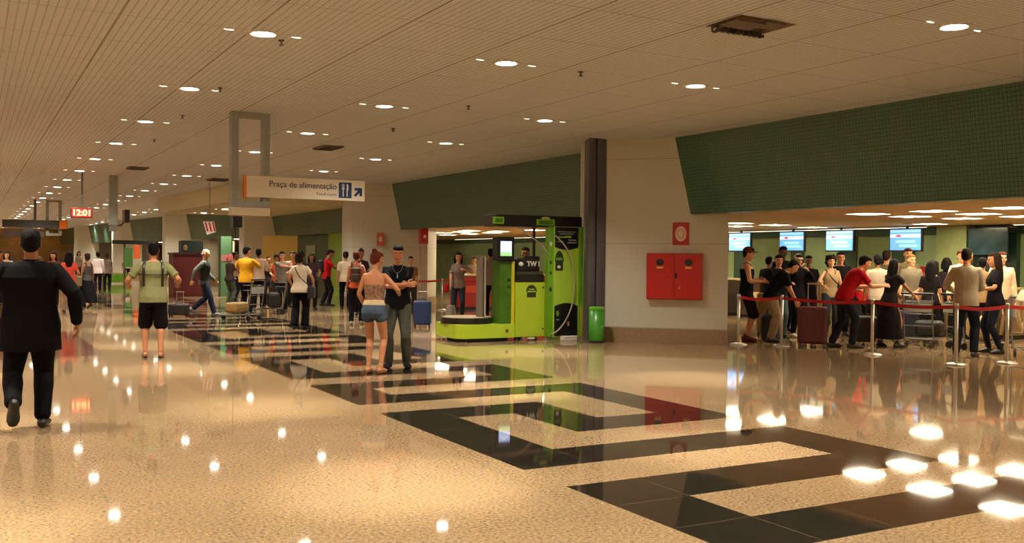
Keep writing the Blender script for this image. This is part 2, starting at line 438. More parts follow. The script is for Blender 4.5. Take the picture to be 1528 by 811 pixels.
for ri, (X, rn) in enumerate(ROWS):
    for k in range(-5, 24):
        Y = 10.15 + 3.88 * k
        if X == 8.40 and 31 < Y < 43.5: z = 3.30
        else: z = HC
        if k >= -1 and ((X > 0 and Y > 5) or Y > 24) and (X > -2 or Y > 60) and X > -5:
            n = k + 1
            lab = 'round downlight, %s from the camera, %s' % (ORD[n], rn)
            if first: t = d0; first = False; t.location = (X, Y, z)
            else: t = copy_tree(d0, (X, Y, z))
            t['label'] = lab; t['category'] = 'downlight'; t['group'] = 'recessed downlights, ' + rn
        elif k < 12:
            t = copy_tree(d0, (X, Y, z)); t['label'] = 'unseen recessed downlight overhead outside the picture'; t['category'] = 'downlight'; t['group'] = 'downlights outside the picture'
        else: continue
        for ld, nm in ((sp3 if (X < -5 or (Y < 0 and X < 6)) else sp1, 'downlight_beam'), (sp2, 'downlight_core')):
            l = bpy.data.objects.new(nm, ld); l.location = (0, 0, -.03); link(l, t)
# recess panels
def make_panel():
    t = empty('ceiling_panel_light', (0, 0, 2.5))
    bm = bmesh.new()
    for q in ((-.33, .33, -.33, -.29), (-.33, .33, .29, .33), (-.33, -.29, -.29, .29), (.29, .33, -.29, .29)): box(bm, *q, -.012, .0)
    finish('panel_frame', bm, M_WHITE, t)
    bm = bmesh.new(); box(bm, -.29, .29, -.29, .29, -.008, -.001); finish('diffuser', bm, M_PANEL, t)
    return t
p0 = make_panel(); first = True
PAN = [(15, 10.1), (15, 11.55), (15, 13.0), (16.45, 11.7), (16.45, 13.2), (17.9, 11.8), (17.9, 13.1), (20.0, 15.5), (20.0, 19.2), (20.0, 12.2), (20.0, 8.8), (20.0, 23.2), (20.0, 27.6), (16.5, 18.3), (17.95, 19.9), (17.95, 18.5),  # wall row: all panels but one added to brighten the recess wall
       (15, 8.6), (15, 6.2), (17.9, 7.2), (15, 3.4), (17.9, 4.4), (14.8, 21.5), (17.5, 23.0), (14.8, 24.5), (16, 27.3), (14.8, 29.6), (15.9, 29.6), (15.3, 31.2), (16.6, 31.4), (16.8, 33.6), (15.4, 33.0), (14.5, 38.0), (14.5, 41.5), (17, 36), (14.2, 47), (14.2, 51), (13.4, 56), (13.5, 62), (12.8, 66), (12.4, 76), (12.4, 81), (12.2, 92)]
for i, (x, y) in enumerate(PAN):
    if first: t = p0; first = False; t.location = (x, y, 2.5)
    else: t = copy_tree(p0, (x, y, 2.5))
    rowi = 0 if x < 15.7 else (1 if x < 17.2 else (2 if x < 19 else 3)); reg = 0 if y < 14 else (1 if y < 20.5 else 2)
    same = sorted(q[1] for q in PAN if (0 if q[0] < 15.7 else (1 if q[0] < 17.2 else (2 if q[0] < 19 else 3))) == rowi and (0 if q[1] < 14 else (1 if q[1] < 20.5 else 2)) == reg)
    tag(t, 'square lit ceiling panel, %s from the camera, %s, %s' % (ORD[same.index(y)], ('front row', 'second row', 'third row', 'mostly added row by the wall')[rowi], ('over the queue', 'by the first pier', 'behind the wrapping booth')[reg]), 'ceiling light', 'square light panels of the check-in ceiling')

# slim cove lights that wash the recess wall
for i, (a, b) in enumerate(((4.0, 14.2), (16.5, 27.0), (27.4, 44.0))):
    t = empty('cove_light', (21.2, (a + b) / 2, 2.5), label='long slim cove light along the recess wall, %s' % ('right of the light green pillar', 'behind the left part of the queue', 'far behind the wrapping booth')[i], cat='ceiling light')
    L = (b - a) / 2
    bm = bmesh.new(); box(bm, -.05, .05, -L, L, -.03, 0, .006); finish('housing', bm, M_WHITE, t)
    bm = bmesh.new(); box(bm, -.035, .035, -L + .05, L - .05, -.036, -.029); finish('diffuser', bm, mat('cove_diffuser', (1, .88, .6), .4, emis=3.5), t)

# ------------------------------------------------------------------ hanging signs, clock, vents, sprinklers
M_SIGN = mat('sign_cream', rgb(236, 222, 196), .5)
M_ORANGE = mat('sign_orange', rgb(226, 122, 20), .5)
M_NAVY = mat('sign_navy', rgb(20, 46, 92), .5)
M_SIGNTXT = mat('sign_text', rgb(84, 78, 86), .6)
M_SIGNTXT2 = mat('sign_text_pale', rgb(128, 118, 112), .6)
def hang_frame(x, y, z0, w_=.60, label=''):
    t = empty('hanging_sign_frame', (x, y, HC), label=label, cat='sign frame')
    top, bot = 0, z0 - HC
    bm = bmesh.new(); box(bm, 0, .115, -.09, .09, bot, top, .006); finish('upright', bm, M_GREYMETAL, t)
    bm = bmesh.new(); box(bm, w_ - .115, w_, -.09, .09, bot, top, .006); finish('upright', bm, M_GREYMETAL, t)
    bm = bmesh.new(); box(bm, .115, w_ - .115, -.085, .085, top - .09, top); finish('top_beam', bm, M_GREYMETAL, t)
    bm = bmesh.new(); box(bm, .115, w_ - .115, -.085, .085, bot, bot + .10); finish('bottom_beam', bm, M_GREYMETAL, t)
    return t
f = hang_frame(3.65, 15.9, 2.36, .62, 'tall grey hanging frame carrying the cream food court sign')
bm = bmesh.new(); box(bm, -.0, .62, -.12, .12, 2.22 - HC, 2.355 - HC, .01); finish('bottom_plate', bm, mat('warm_plate', rgb(190, 172, 140), .5), f)
t = empty('direction_sign', (3.84, 15.77, 2.52), label='long cream direction sign reading Praça de alimentação on the grey hanging frame', cat='sign')
bm = bmesh.new(); box(bm, 0.03, 2.03, -.035, .035, 0, .345, .004); finish('panel', bm, M_SIGN, t)
bm = bmesh.new(); box(bm, -.01, .03, -.04, .04, -.01, .355, .003); finish('orange_edge', bm, M_ORANGE, t)
text('main_text', 'Praça de alimentação', .134, M_SIGNTXT, t, (1.535, -.038, .225), align='RIGHT', bold=.0012)
text('second_text', 'Food court', .075, M_SIGNTXT2, t, (1.53, -.038, .095), align='RIGHT')
bm = bmesh.new(); box(bm, 1.57, 1.795, -.042, -.034, .045, .305, .003); ic = finish('pictogram', bm, M_NAVY, t)
bm = bmesh.new()
for dx in (-.016, 0, .016): box(bm, 1.645 + dx - .0045, 1.645 + dx + .0045, -.046, -.041, .20, .28)
box(bm, 1.623, 1.667, -.046, -.041, .185, .203); box(bm, 1.636, 1.654, -.046, -.041, .07, .19); finish('fork_symbol', bm, M_WHITE, ic)
bm = bmesh.new()
vs = [(x - .08, z) for x, z in ((1.785, .07), (1.803, .07), (1.803, .16), (1.815, .175), (1.815, .26), (1.803, .282), (1.785, .282))]
a = [bm.verts.new((x, -.046, z)) for x, z in vs]; b = [bm.verts.new((x, -.041, z)) for x, z in vs]
bm.faces.new(a); bm.faces.new(list(reversed(b)))
for i in range(len(vs)): bm.faces.new((a[i], a[(i + 1) % len(vs)], b[(i + 1) % len(vs)], b[i]))
finish('knife_symbol', bm, M_WHITE, ic)
bm = bmesh.new()
vs = [(1.925, .085), (1.955, .055), (2.02, .12), (2.02, .075), (2.055, .11), (2.055, .22), (1.945, .22), (1.91, .185), (1.975, .185), (1.99, .165)]
vs = [(1.915, .10), (1.945, .07), (2.015, .145), (2.015, .085), (2.06, .085), (2.06, .235), (1.915, .235), (1.915, .19), (1.98, .19)]
vs = [(x - .075, z) for x, z in ((1.912, .098), (1.940, .07), (2.012, .142), (2.012, .085), (2.055, .085), (2.055, .222), (1.925, .222), (1.925, .178), (1.985, .178))]
a = [bm.verts.new((x, -.042, z)) for x, z in vs]; b = [bm.verts.new((x, -.035, z)) for x, z in vs]
bm.faces.new(a); bm.faces.new(list(reversed(b)))
for i in range(len(vs)): bm.faces.new((a[i], a[(i + 1) % len(vs)], b[(i + 1) % len(vs)], b[i]))
finish('arrow', bm, M_NAVY, t)

f = hang_frame(2.88, 46.7, 2.35, .62, 'distant grey hanging frame above the dark sign board')
t = empty('dark_sign_board', (1.2, 46.5, 2.55), label='dark hanging sign board with an orange square left of the red clock', cat='sign')
bm = bmesh.new(); box(bm, 0, 2.2, -.05, .05, .12, .45, .01); finish('panel', bm, mat('dark_board', rgb(48, 44, 40), .5), t)
bm = bmesh.new(); box(bm, 0.02, 1.6, -.05, .05, -.28, -.03, .01); finish('lower_panel', bm, mat('dark_board_low', rgb(60, 50, 44), .5), t)
bm = bmesh.new(); box(bm, 2.2, 2.52, -.055, .05, .1, .47, .01); finish('orange_square', bm, M_ORANGE, t)
bm = bmesh.new(); box(bm, 1.2, 1.3, -.03, .03, .45, HC - 2.55); finish('hanger_pole', bm, M_DKMETAL, t)
# LED clock
M_LED = mat('red_led', (1, .16, .06), .5, emis=9.0)
M_LED2 = mat('clock_glow', (.6, .02, .01), .4, emis=.55)
t = empty('digital_clock', (2.8, 30.3, 2.745), label='red digital clock hanging from a thin pole', cat='clock')
bm = bmesh.new(); box(bm, -.30, .27, -.05, .05, -.145, .145, .012); finish('case', bm, mat('clock_case', rgb(90, 14, 10), .4), t)
bm = bmesh.new(); box(bm, -.26, .24, -.056, -.048, -.11, .11); finish('face', bm, M_LED2, t)
text('digits', '12:01', .235, M_LED, t, (-.01, -.06, -.005), align='CENTER', bold=.008)
bm = bmesh.new(); cyl(bm, (0, 0), .022, .14, HC - 2.745); finish('hanger_pole', bm, M_DKMETAL, t)
# hanging square post with monitor
t = empty('hanging_post', (3.69, 30.85, HC), label='square grey post hanging from the ceiling right of the red clock', cat='post')
bm = bmesh.new(); box(bm, -.12, .12, -.1, .1, -1.45, 0, .01); finish('shaft', bm, M_GREYMETAL, t)
bm = bmesh.new(); box(bm, -.10, .10, -.09, .09, -1.64, -1.45, .01); finish('end_box', bm, mat('post_end', rgb(110, 104, 96), .5), t)
t = empty('hanging_monitor', (4.04, 30.85, 2.7), label='black monitor on a short arm beside the hanging grey post', cat='monitor')
bm = bmesh.new(); box(bm, -.06, .08, -.28, .28, -.19, .19, .012); finish('housing', bm, M_BLACK, t)
bm = bmesh.new(); tube(bm, [(-.03, 0, -.15), (-.12, 0, -.26), (-.2, 0, -.28)], [.025] * 3, n=8); finish('arm', bm, M_DKMETAL, t)
# monitors hanging behind the main frame
t = empty('hanging_monitor', (7.0, 30.0, 2.5), label='black monitor hanging from the ceiling behind the grey sign frame', cat='monitor')
bm = bmesh.new(); box(bm, -.06, .22, -.2, .2, -.08, .26, .015); finish('housing', bm, M_BLACK, t)
bm = bmesh.new(); tube(bm, [(.02, 0, .26), (.0, 0, HC - 2.5)], [.02, .02], n=8); finish('hanger_pole', bm, M_DKMETAL, t)
bm = bmesh.new(); tube(bm, [(.02, 0, -.06), (.05, 0, -.2), (.06, 0, -.34)], [.03, .04, .03], n=8); finish('arm', bm, M_BLACK, t)
t = empty('striped_banner', (6.5, 31.0, 2.42), label='tilted white banner with red stripes hanging beside a black monitor', cat='banner')
bm = bmesh.new(); tube(bm, [(-.22, 0, .22), (.2, 0, .22)], [.012, .012], n=8); finish('rod', bm, M_DKMETAL, t)
bm = bmesh.new()
a = [bm.verts.new(p) for p in ((-.2, 0, .2), (.14, 0, .2), (.2, 0, -.12), (-.08, 0, -.22))]; b = [bm.verts.new(v.co + Vector((0, .012, 0))) for v in a]
bm.faces.new(a); bm.faces.new(list(reversed(b)))
for i in range(4): bm.faces.new((a[i], a[(i + 1) % 4], b[(i + 1) % 4], b[i]))
cl = finish('cloth', bm, M_WHITE, t)
for sx in (-.15, -.04, .07):
    bm = bmesh.new()
    a = [bm.verts.new(p) for p in ((sx, -.004, .18), (sx + .05, -.004, .18), (sx + .12, -.004, -.10), (sx + .07, -.004, -.12))]; b = [bm.verts.new(v.co + Vector((0, .003, 0))) for v in a]
    bm.faces.new(a); bm.faces.new(list(reversed(b)))
    for i in range(4): bm.faces.new((a[i], a[(i + 1) % 4], b[(i + 1) % 4], b[i]))
    finish('stripe', bm, M_RED, cl)
bm = bmesh.new(); tube(bm, [(0, 0, .22), (0, 0, HC - 2.42)], [.008, .008], n=6); finish('hanger_wire', bm, M_DKMETAL, t)
# sprinklers and air vents
def sprinkler(x, y, label):
    t = empty('sprinkler', (x, y, HC), label=label, cat='sprinkler', group='small ceiling sprinklers')
    bm = bmesh.new(); prism_r(bm, [(0, 0, 0, .035), (0, 0, -.012, .03), (0, 0, -.015, .012), (0, 0, -.05, .01)], 12); finish('body', bm, M_DKMETAL, t)
    bm = bmesh.new(); prism_r(bm, [(0, 0, -.05, .028), (0, 0, -.056, .03), (0, 0, -.06, .01)], 12); finish('deflector', bm, M_DKMETAL, t)
for x, y, l in [(2.91, 10.36, 'small dark sprinkler right of the nearest lamp above the suited man'), (6.58, 10.14, 'small dark sprinkler in the middle of the near ceiling, closest of its line'), (6.62, 13.32, 'small dark sprinkler, second of the middle line'), (6.65, 16.41, 'small dark sprinkler, third of the middle line'),
                (3.01, 13.74, 'small dark sprinkler beside the second lamp above the suited man'), (3.07, 16.78, 'small dark sprinkler left of the hanging sign frame'), (3.23, 20.6, 'farthest small sprinkler left of the hanging sign frame')]: sprinkler(x, y, l)
def vent(x, y, sx, sy, label):
    t = empty('air_vent', (x, y, HC), label=label, cat='vent', group='dark ceiling vents')
    bm = bmesh.new(); box(bm, -sx, sx, -sy, sy, -.03, 0); finish('frame', bm, mat('vent_brown', rgb(100, 80, 60), .6), t)
    for i in range(5):
        bm = bmesh.new(); yy = -sy + .06 + i * (2 * sy - .12) / 4; box(bm, -sx + .03, sx - .03, yy - .012, yy + .012, -.045, -.03); finish('slat', bm, M_DKMETAL, t)
vent(6.62, 19.95, .22, .38, 'dark ceiling vent right of the second lamp from the sign')
vent(6.62, 30.3, .3, .4, 'dark ceiling vent left of the grey sign frame')
vent(3.9, 27.6, .25, .35, 'faint dark ceiling vent above the far end of the pale soffit')

# ------------------------------------------------------------------ things on the first pier
ux = Vector((1.64, -1.62, 0)).normalized(); nx = Vector((-ux.y, ux.x, 0)); nx = nx if nx.dot(Vector((-1, -1, 0))) > 0 else -nx
rzp = math.atan2(ux.y, ux.x)
def on_pier(xc, yc, z): return Vector((xc, yc, z)) + nx * .004
t = empty('fire_hose_cabinet', on_pier(11.67, 14.642, .83), rzp, label='red double fire hose cabinet on the cream pier', cat='fire cabinet')
bm = bmesh.new(); box(bm, -.52, .52, -.13, .0, 0, .87, .008); finish('body', bm, M_RED, t)
for s, nm in ((-1, 'left'), (1, 'right')):
    bm = bmesh.new(); box(bm, s * .257 - .25, s * .257 + .25, -.145, -.13, .015, .855, .004); d = finish('door', bm, mat('red_door', rgb(186, 20, 26), .35), t)
    cx = s * .257 + (-.01 if s < 0 else .01)
    bm = bmesh.new(); ellipsoid(bm, (cx, -.147, .70), (.075, .012, .065)); finish('round_window', bm, M_BLACK, d)
    bm = bmesh.new(); box(bm, cx - .06, cx + .06, -.151, -.144, .585, .62); finish('yellow_tag', bm, mat('tag_yellow', rgb(226, 190, 90), .5), d)
bm = bmesh.new(); box(bm, .02, .055, -.165, -.145, .40, .50, .004); finish('handle', bm, M_BLACK, t)
bm = bmesh.new(); box(bm, .08, .12, -.15, -.144, .2, .25); finish('label_plate', bm, mat('pale_red', rgb(214, 120, 100), .5), t)
t = empty('fire_sign', on_pier(11.745, 14.57, 1.86), rzp, label='square red sign with a pale disc above the fire hose cabinet', cat='sign')
bm = bmesh.new(); box(bm, -.155, .155, -.014, .0, 0, .42, .003); finish('panel', bm, M_RED, t)
bm = bmesh.new()
n = 26; a = [bm.verts.new((.105 * math.cos(2 * math.pi * i / n), -.0165, .21 + .145 * math.sin(2 * math.pi * i / n))) for i in range(n)]; b = [bm.verts.new(v.co + Vector((0, .005, 0))) for v in a]
bm.faces.new(a); bm.faces.new(list(reversed(b)))
for i in range(n): bm.faces.new((a[i], a[(i + 1) % n], b[(i + 1) % n], b[i]))
finish('disc', bm, mat('pale_disc', rgb(236, 212, 190), .5), t)
bm = bmesh.new()
for k in range(14):
    al = 2 * math.pi * k / 14; tube(bm, [(.06 * math.cos(al), -.018, .21 + .085 * math.sin(al)), (.06 * math.cos(al + .45), -.018, .21 + .085 * math.sin(al + .45))], [.005, .005], n=6)
finish('hose_symbol', bm, mat('salmon', rgb(206, 120, 104), .5), t)
# green bin
t = empty('waste_bin', (10.36, 15.32, 0), label='green cylindrical waste bin in front of the dark pier column', cat='bin')
bm = bmesh.new(); prism_r(bm, [(0, 0, .02, .135), (0, 0, .06, .145), (0, 0, .62, .15)], 28); finish('body', bm, mat('bin_green', rgb(58, 128, 30), .3), t, smooth=True)
bm = bmesh.new(); prism_r(bm, [(0, 0, .62, .155), (0, 0, .66, .155), (0, 0, .68, .12), (0, 0, .64, .11)], 28); finish('rim', bm, mat('bin_green_light', rgb(96, 160, 40), .3), t)
bm = bmesh.new(); prism_r(bm, [(0, 0, 0, .14), (0, 0, .03, .14)], 28); finish('foot_ring', bm, M_BLACK, t)

# ------------------------------------------------------------------ green wrapping booth
G_Y = mat('booth_yellow_green', rgb(176, 204, 50), .3, var=.06, scale=2.)
G_M = mat('booth_green', rgb(104, 160, 34), .35, var=.12, scale=3.)
G_D = mat('booth_deep_green', rgb(62, 104, 22), .3, var=.25, scale=5.)
G_L = mat('booth_lime', rgb(168, 206, 66), .35)  # plain lime colour of the booth panel and bands
KX, KY = 7.88, 16.2
t = empty('wrapping_booth', (KX, KY, 0), label='lime green luggage wrapping booth with turntable and black header', cat='booth')
bm = bmesh.new()
pts = [(1.2, 0), (1.2, 1.1), (.18, 1.1)] + [(.18 - .18 * math.sin(R(a)), .92 + .18 * math.cos(R(a))) for a in (30, 60, 90)] + [(.0, .22)] + [(.22 - .22 * math.cos(R(a)), .22 - .22 * math.sin(R(a))) for a in (20, 45, 70)] + [(.25, 0)]
prism(bm, pts, .07, .33); pf = finish('base_platform', bm, G_Y, t)
bm = bmesh.new(); cyl(bm, (.98, -.003), .001, .2, .21, 8); box(bm, 1.0, 1.06, -.008, 0, .17, .23, .003); finish('round_mark', bm, mat('mark_brown', rgb(110, 70, 30), .5), pf)
bm = bmesh.new(); prism(bm, [(.25, .1), (1.1, .1), (1.1, 1.0), (.25, 1.0)], .0, .07); finish('plinth', bm, M_BLACK, t)
bm = bmesh.new(); cyl(bm, (.45, .56), .50, .33, .44, 48); tt = finish('turntable', bm, mat('turntable_black', rgb(26, 22, 20), .3), t)
bm = bmesh.new(); cyl(bm, (.45, .56), .47, .44, .452, 48); finish('turntable_top', bm, mat('turntable_grey', rgb(150, 136, 110), .4), tt)
bm = bmesh.new(); box(bm, .62, .76, .34, .50, .33, 1.62, .012); finish('mast', bm, mat('mast_taupe', rgb(122, 108, 98), .4), t)
bm = bmesh.new(); cyl(bm, (.70, .28), .018, .33, 1.6, 14); finish('guide_rod', bm, M_CHROME, t)
bm = bmesh.new(); box(bm, .89, 1.14, .05, .38, .33, 1.52, .008); c = finish('screen_column', bm, G_D, t)
bm = bmesh.new(); box(bm, 1.14, 1.205, .03, .38, .33, 1.52, .006); finish('yellow_edge', bm, mat('edge_yellow', rgb(206, 196, 44), .35), c)
bm = bmesh.new(); box(bm, 1.06, 1.12, .043, .05, 1.13, 1.19); finish('card_slot', bm, M_BLACK, c)
bm = bmesh.new(); box(bm, 1.06, 1.12, .043, .05, 1.01, 1.05); finish('coin_slot', bm, M_BLACK, c)
bm = bmesh.new()
box(bm, .80, 1.17, -.02, .20, 1.52, 1.98, .02); s_ = finish('screen_housing', bm, M_BLACK, t)
bm = bmesh.new(); box(bm, .865, 1.105, -.026, -.018, 1.62, 1.90, .002); finish('screen', bm, mat('screen_pale_blue', (.50, .62, 1.0), .2, emis=1.1), s_)
bm = bmesh.new(); box(bm, .865, 1.105, -.030, -.025, 1.62, 1.69); finish('screen_green_field', bm, mat('screen_green', (.30, .75, .25), .2, emis=.8), s_)
bm = bmesh.new()
for (x, z, r) in ((.93, 1.82, .03), (.98, 1.84, .035), (1.03, 1.815, .028)): ellipsoid(bm, (x, -.027, z), (r, .004, r * .5))
finish('screen_cloud', bm, mat('screen_white', (.9, .92, 1), .2, emis=1.3), s_)
bm = bmesh.new(); box(bm, 1.21, 1.86, .0, .8, .07, 1.12, .01); cb = finish('cabinet', bm, G_Y, t)
def house(bm, cx, z, w_, h_, y):
    P = [(cx - w_ / 2, z + h_ * .35), (cx - w_ / 2 * .85, z + h_ * .35)] 
    top = [(cx + w_ / 2 * math.cos(R(a)), z + h_ * .45 + h_ * .55 * math.sin(R(a))) for a in range(0, 181, 20)]
    pts = [(cx + w_ * .42, z), (cx + w_ * .42, z + h_ * .45)] + top + [(cx - w_ * .42, z + h_ * .45), (cx - w_ * .42, z)]
    a = [bm.verts.new((x, y, zz)) for x, zz in pts]; b = [bm.verts.new((x, y + .004, zz)) for x, zz in pts]
    bm.faces.new(a); bm.faces.new(list(reversed(b)))
    for i in range(len(pts)): bm.faces.new((a[i], a[(i + 1) % len(pts)], b[(i + 1) % len(pts)], b[i]))
bm = bmesh.new(); house(bm, 1.56, .83, .24, .24, -.005); lg = finish('emblem', bm, mat('emblem_dark', rgb(44, 56, 24), .5), cb)
bm = bmesh.new(); box(bm, 1.47, 1.65, -.012, -.006, .93, .955); box(bm, 1.50, 1.62, -.012, -.006, .975, .995); finish('emblem_band', bm, G_L, cb)
for z in (.22, 1.02):
    bm = bmesh.new(); tube(bm, [(1.82, -.01, z), (1.82, .0, z)], [.018, .018], n=10); finish('screw', bm, M_BLACK, cb)
bm = bmesh.new(); box(bm, 1.21, 1.84, .0, .55, 1.12, 1.27, .006); cs = finish('counter_shelf', bm, M_BLACK, t)
bm = bmesh.new(); box(bm, 1.24, 1.82, .02, .06, 1.27, 1.33); finish('shelf_edge', bm, mat('shelf_olive', rgb(60, 60, 44), .4), cs)
bm = bmesh.new(); box(bm, 1.24, 1.44, .0, .22, 1.33, 1.58, .03); pr = finish('printer', bm, M_BLACK, t)
bm = bmesh.new(); ellipsoid(bm, (1.32, -.005, 1.47), (.055, .012, .04)); finish('printer_lamp', bm, M_WHITE, pr)
bm = bmesh.new(); box(bm, 1.46, 1.80, .1, .16, 1.33, 1.62, .02); mb = finish('keyboard_panel', bm, M_BLACK, t)
text('white_marks', 'TW I', .13, M_WHITE, mb, (1.51, .095, 1.47), align='LEFT', bold=.006)
bm = bmesh.new(); box(bm, 1.86, 1.97, -.12, .0, .07, 2.2, .004); gp = finish('green_post', bm, G_M, t)
for z, s2 in ((1.86, .03), (1.5, .022), (1.3, .022), (.98, .03)):
    bm = bmesh.new(); ellipsoid(bm, (1.915, -.122, z), (s2, .006, s2 * 1.5)); finish('post_mark', bm, M_BLACK if z != 1.86 else M_WHITE, gp)
bm = bmesh.new(); box(bm, 1.97, 2.53, -.16, -.06, .05, 2.2, .004); bp = finish('back_panel', bm, G_L, t)
def arch(bm, x0, x1, z0, z1, y, up=True, rise=.08):
    k = 10; top = [(x0 + (x1 - x0) * i / k, (z1 + rise * math.sin(math.pi * i / k)) if up else (z0 - rise * math.sin(math.pi * i / k))) for i in range(k + 1)]
    pts = ([(x0, z0), (x1, z0)] + top[::-1]) if up else ([(x1, z1), (x0, z1)] + top)
    a = [bm.verts.new((x, y, z)) for x, z in pts]; b = [bm.verts.new((x, y + .008, z)) for x, z in pts]
    bm.faces.new(a); bm.faces.new(list(reversed(b)))
    for i in range(len(pts)): bm.faces.new((a[i], a[(i + 1) % len(pts)], b[(i + 1) % len(pts)], b[i]))
bm = bmesh.new(); arch(bm, 1.98, 2.51, 1.80, 2.19, -.169, False, .05); aa = finish('black_arch_top', bm, M_BLACK, bp)
bm = bmesh.new(); arch(bm, 1.98, 2.51, .08, .66, -.169, True, .06); ab = finish('black_arch_bottom', bm, M_BLACK, bp)
M_GTXT = mat('grey_lettering', rgb(150, 150, 140), .5)
bm = bmesh.new()
for z, a, b in ((2.09, 2.04, 2.44), (2.05, 2.08, 2.40)): box(bm, a, b, -.175, -.168, z, z + .018)
for z, a, b in ((1.93, 2.28, 2.46), (1.88, 2.26, 2.47), (1.90, 2.02, 2.16)): box(bm, a, b, -.175, -.168, z, z + .022)
finish('arch_lettering', bm, M_GTXT, bp)
bm = bmesh.new(); box(bm, 2.02, 2.34, -.174, -.168, 1.985, 2.005); box(bm, 2.2, 2.34, -.176, -.17, 1.985, 2.02); finish('green_rule', bm, G_L, bp)
bm = bmesh.new(); house(bm, 2.08, 1.35, .20, .38, -.168); finish('emblem', bm, mat('emblem_dark2', rgb(30, 54, 26), .5), bp)
bm = bmesh.new(); box(bm, 2.0, 2.14, -.175, -.169, 1.55, 1.6); finish('emblem_band', bm, G_M, bp)
bm = bmesh.new(); ellipsoid(bm, (2.07, -.172, 1.42), (.04, .006, .03)); finish('emblem_light', bm, M_WHITE, bp)
bm = bmesh.new(); ellipsoid(bm, (2.05, -.172, .52), (.035, .005, .055)); finish('emblem_leaf', bm, G_M, bp)
bm = bmesh.new(); box(bm, 2.02, 2.09, -.176, -.17, .39, .41); finish('leaf_caption', bm, M_GTXT, bp)
bm = bmesh.new(); box(bm, 2.27, 2.31, -.19, -.168, .27, .36, .004); finish('wall_socket', bm, mat('salmon2', rgb(196, 150, 130), .5), bp)
bm = bmesh.new(); box(bm, 2.53, 2.61, -.20, -.06, .05, 2.2, .004); rp = finish('right_post', bm, G_M, t)
bm = bmesh.new(); box(bm, 2.54, 2.60, -.206, -.198, .06, .66); finish('yellow_strip', bm, mat('edge_yellow2', rgb(170, 170, 60), .4), rp)
bm = bmesh.new(); box(bm, .70, 2.62, -.12, .36, 2.18, 2.40, .01); hd = finish('header', bm, mat('header_black', rgb(20, 18, 17), .4), t)
bm = bmesh.new(); box(bm, 1.58, 1.98, -.15, -.115, 2.21, 2.33, .006); sg = finish('name_plate', bm, G_M, hd)
bm = bmesh.new(); box(bm, 1.62, 1.94, -.156, -.148, 2.235, 2.305, .003); finish('name_band', bm, G_D, hd)
bm = bmesh.new(); house(bm, 1.78, 2.32, .2, .06, -.14); finish('name_crest', bm, mat('crest_cream', rgb(190, 190, 120), .5), hd)
bm = bmesh.new(); box(bm, .64, .86, -.16, -.11, 2.22, 2.35, .006); finish('side_name_plate', bm, G_M, hd)
bm = bmesh.new(); box(bm, .67, .83, -.166, -.158, 2.245, 2.325, .003); finish('side_name_band', bm, G_D, hd)
for (x, y) in ((1.78, .30),):
    bm = bmesh.new(); box(bm, x - .02, x + .02, y - .02, y + .02, 1.1, 2.18); finish('rear_post', bm, M_BLACK, t)
bm = bmesh.new(); cyl(bm, (1.35, .2), .05, 0, .07, 14); finish('foot', bm, M_BLACK, t)
bm = bmesh.new(); cyl(bm, (1.75, .2), .05, 0, .07, 14); finish('foot', bm, M_BLACK, t)
bm = bmesh.new(); ellipsoid(bm, (1.58, .03, .035), (.09, .05, .034)); finish('cable_cover', bm, mat('cable_grey', rgb(190, 180, 170), .5), t)
M_HOSE = mat('hose_grey', rgb(172, 160, 140), .4)
bm = bmesh.new(); c = smooth_curve([(1.0, -.05, 2.18), (1.25, -.1, 2.14), (1.48, -.13, 1.98), (1.68, -.14, 1.84), (1.86, -.14, 1.66)]); tube(bm, c, [.013] * len(c), n=8); finish('upper_hose', bm, M_HOSE, t, smooth=True)
bm = bmesh.new(); c = smooth_curve([(1.93, -.17, 2.06), (2.12, -.22, 1.88), (2.26, -.25, 1.66), (2.34, -.25, 1.36), (2.38, -.25, 1.0), (2.32, -.25, .66), (2.18, -.25, .38), (2.02, -.24, .2), (1.88, -.2, .12)]); tube(bm, c, [.014] * len(c), n=8); finish('long_hose', bm, M_HOSE, t, smooth=True)
t = tag(empty('power_box', (10.12, 15.96, 0)), 'low white box at the foot of the booth back panel', 'box')
bm = bmesh.new(); box(bm, -.14, .16, -.1, .05, 0, .085, .01); finish('case', bm, M_WHITE, t)
bm = bmesh.new(); box(bm, -.14, .16, -.105, -.1, .055, .06); finish('lid_seam', bm, M_GREYMETAL, t)
for x, y, l in ((9.68, 20.29, 'left grey tapered bollard behind the turntable'), (10.31, 20.0, 'right grey tapered bollard behind the turntable')):
    t = tag(empty('bollard', (x, y, 0)), l, 'bollard', 'grey tapered bollards')
    bm = bmesh.new(); prism_r(bm, [(0, 0, 0, .17), (0, 0, .05, .16), (0, 0, .45, .10), (0, 0, .48, .08)], 18); finish('body', bm, mat('bollard_taupe', rgb(108, 92, 76), .5), t, smooth=True)
    bm = bmesh.new(); prism_r(bm, [(0, 0, 0, .2), (0, 0, .03, .19)], 18); finish('foot', bm, M_BLACK, t)

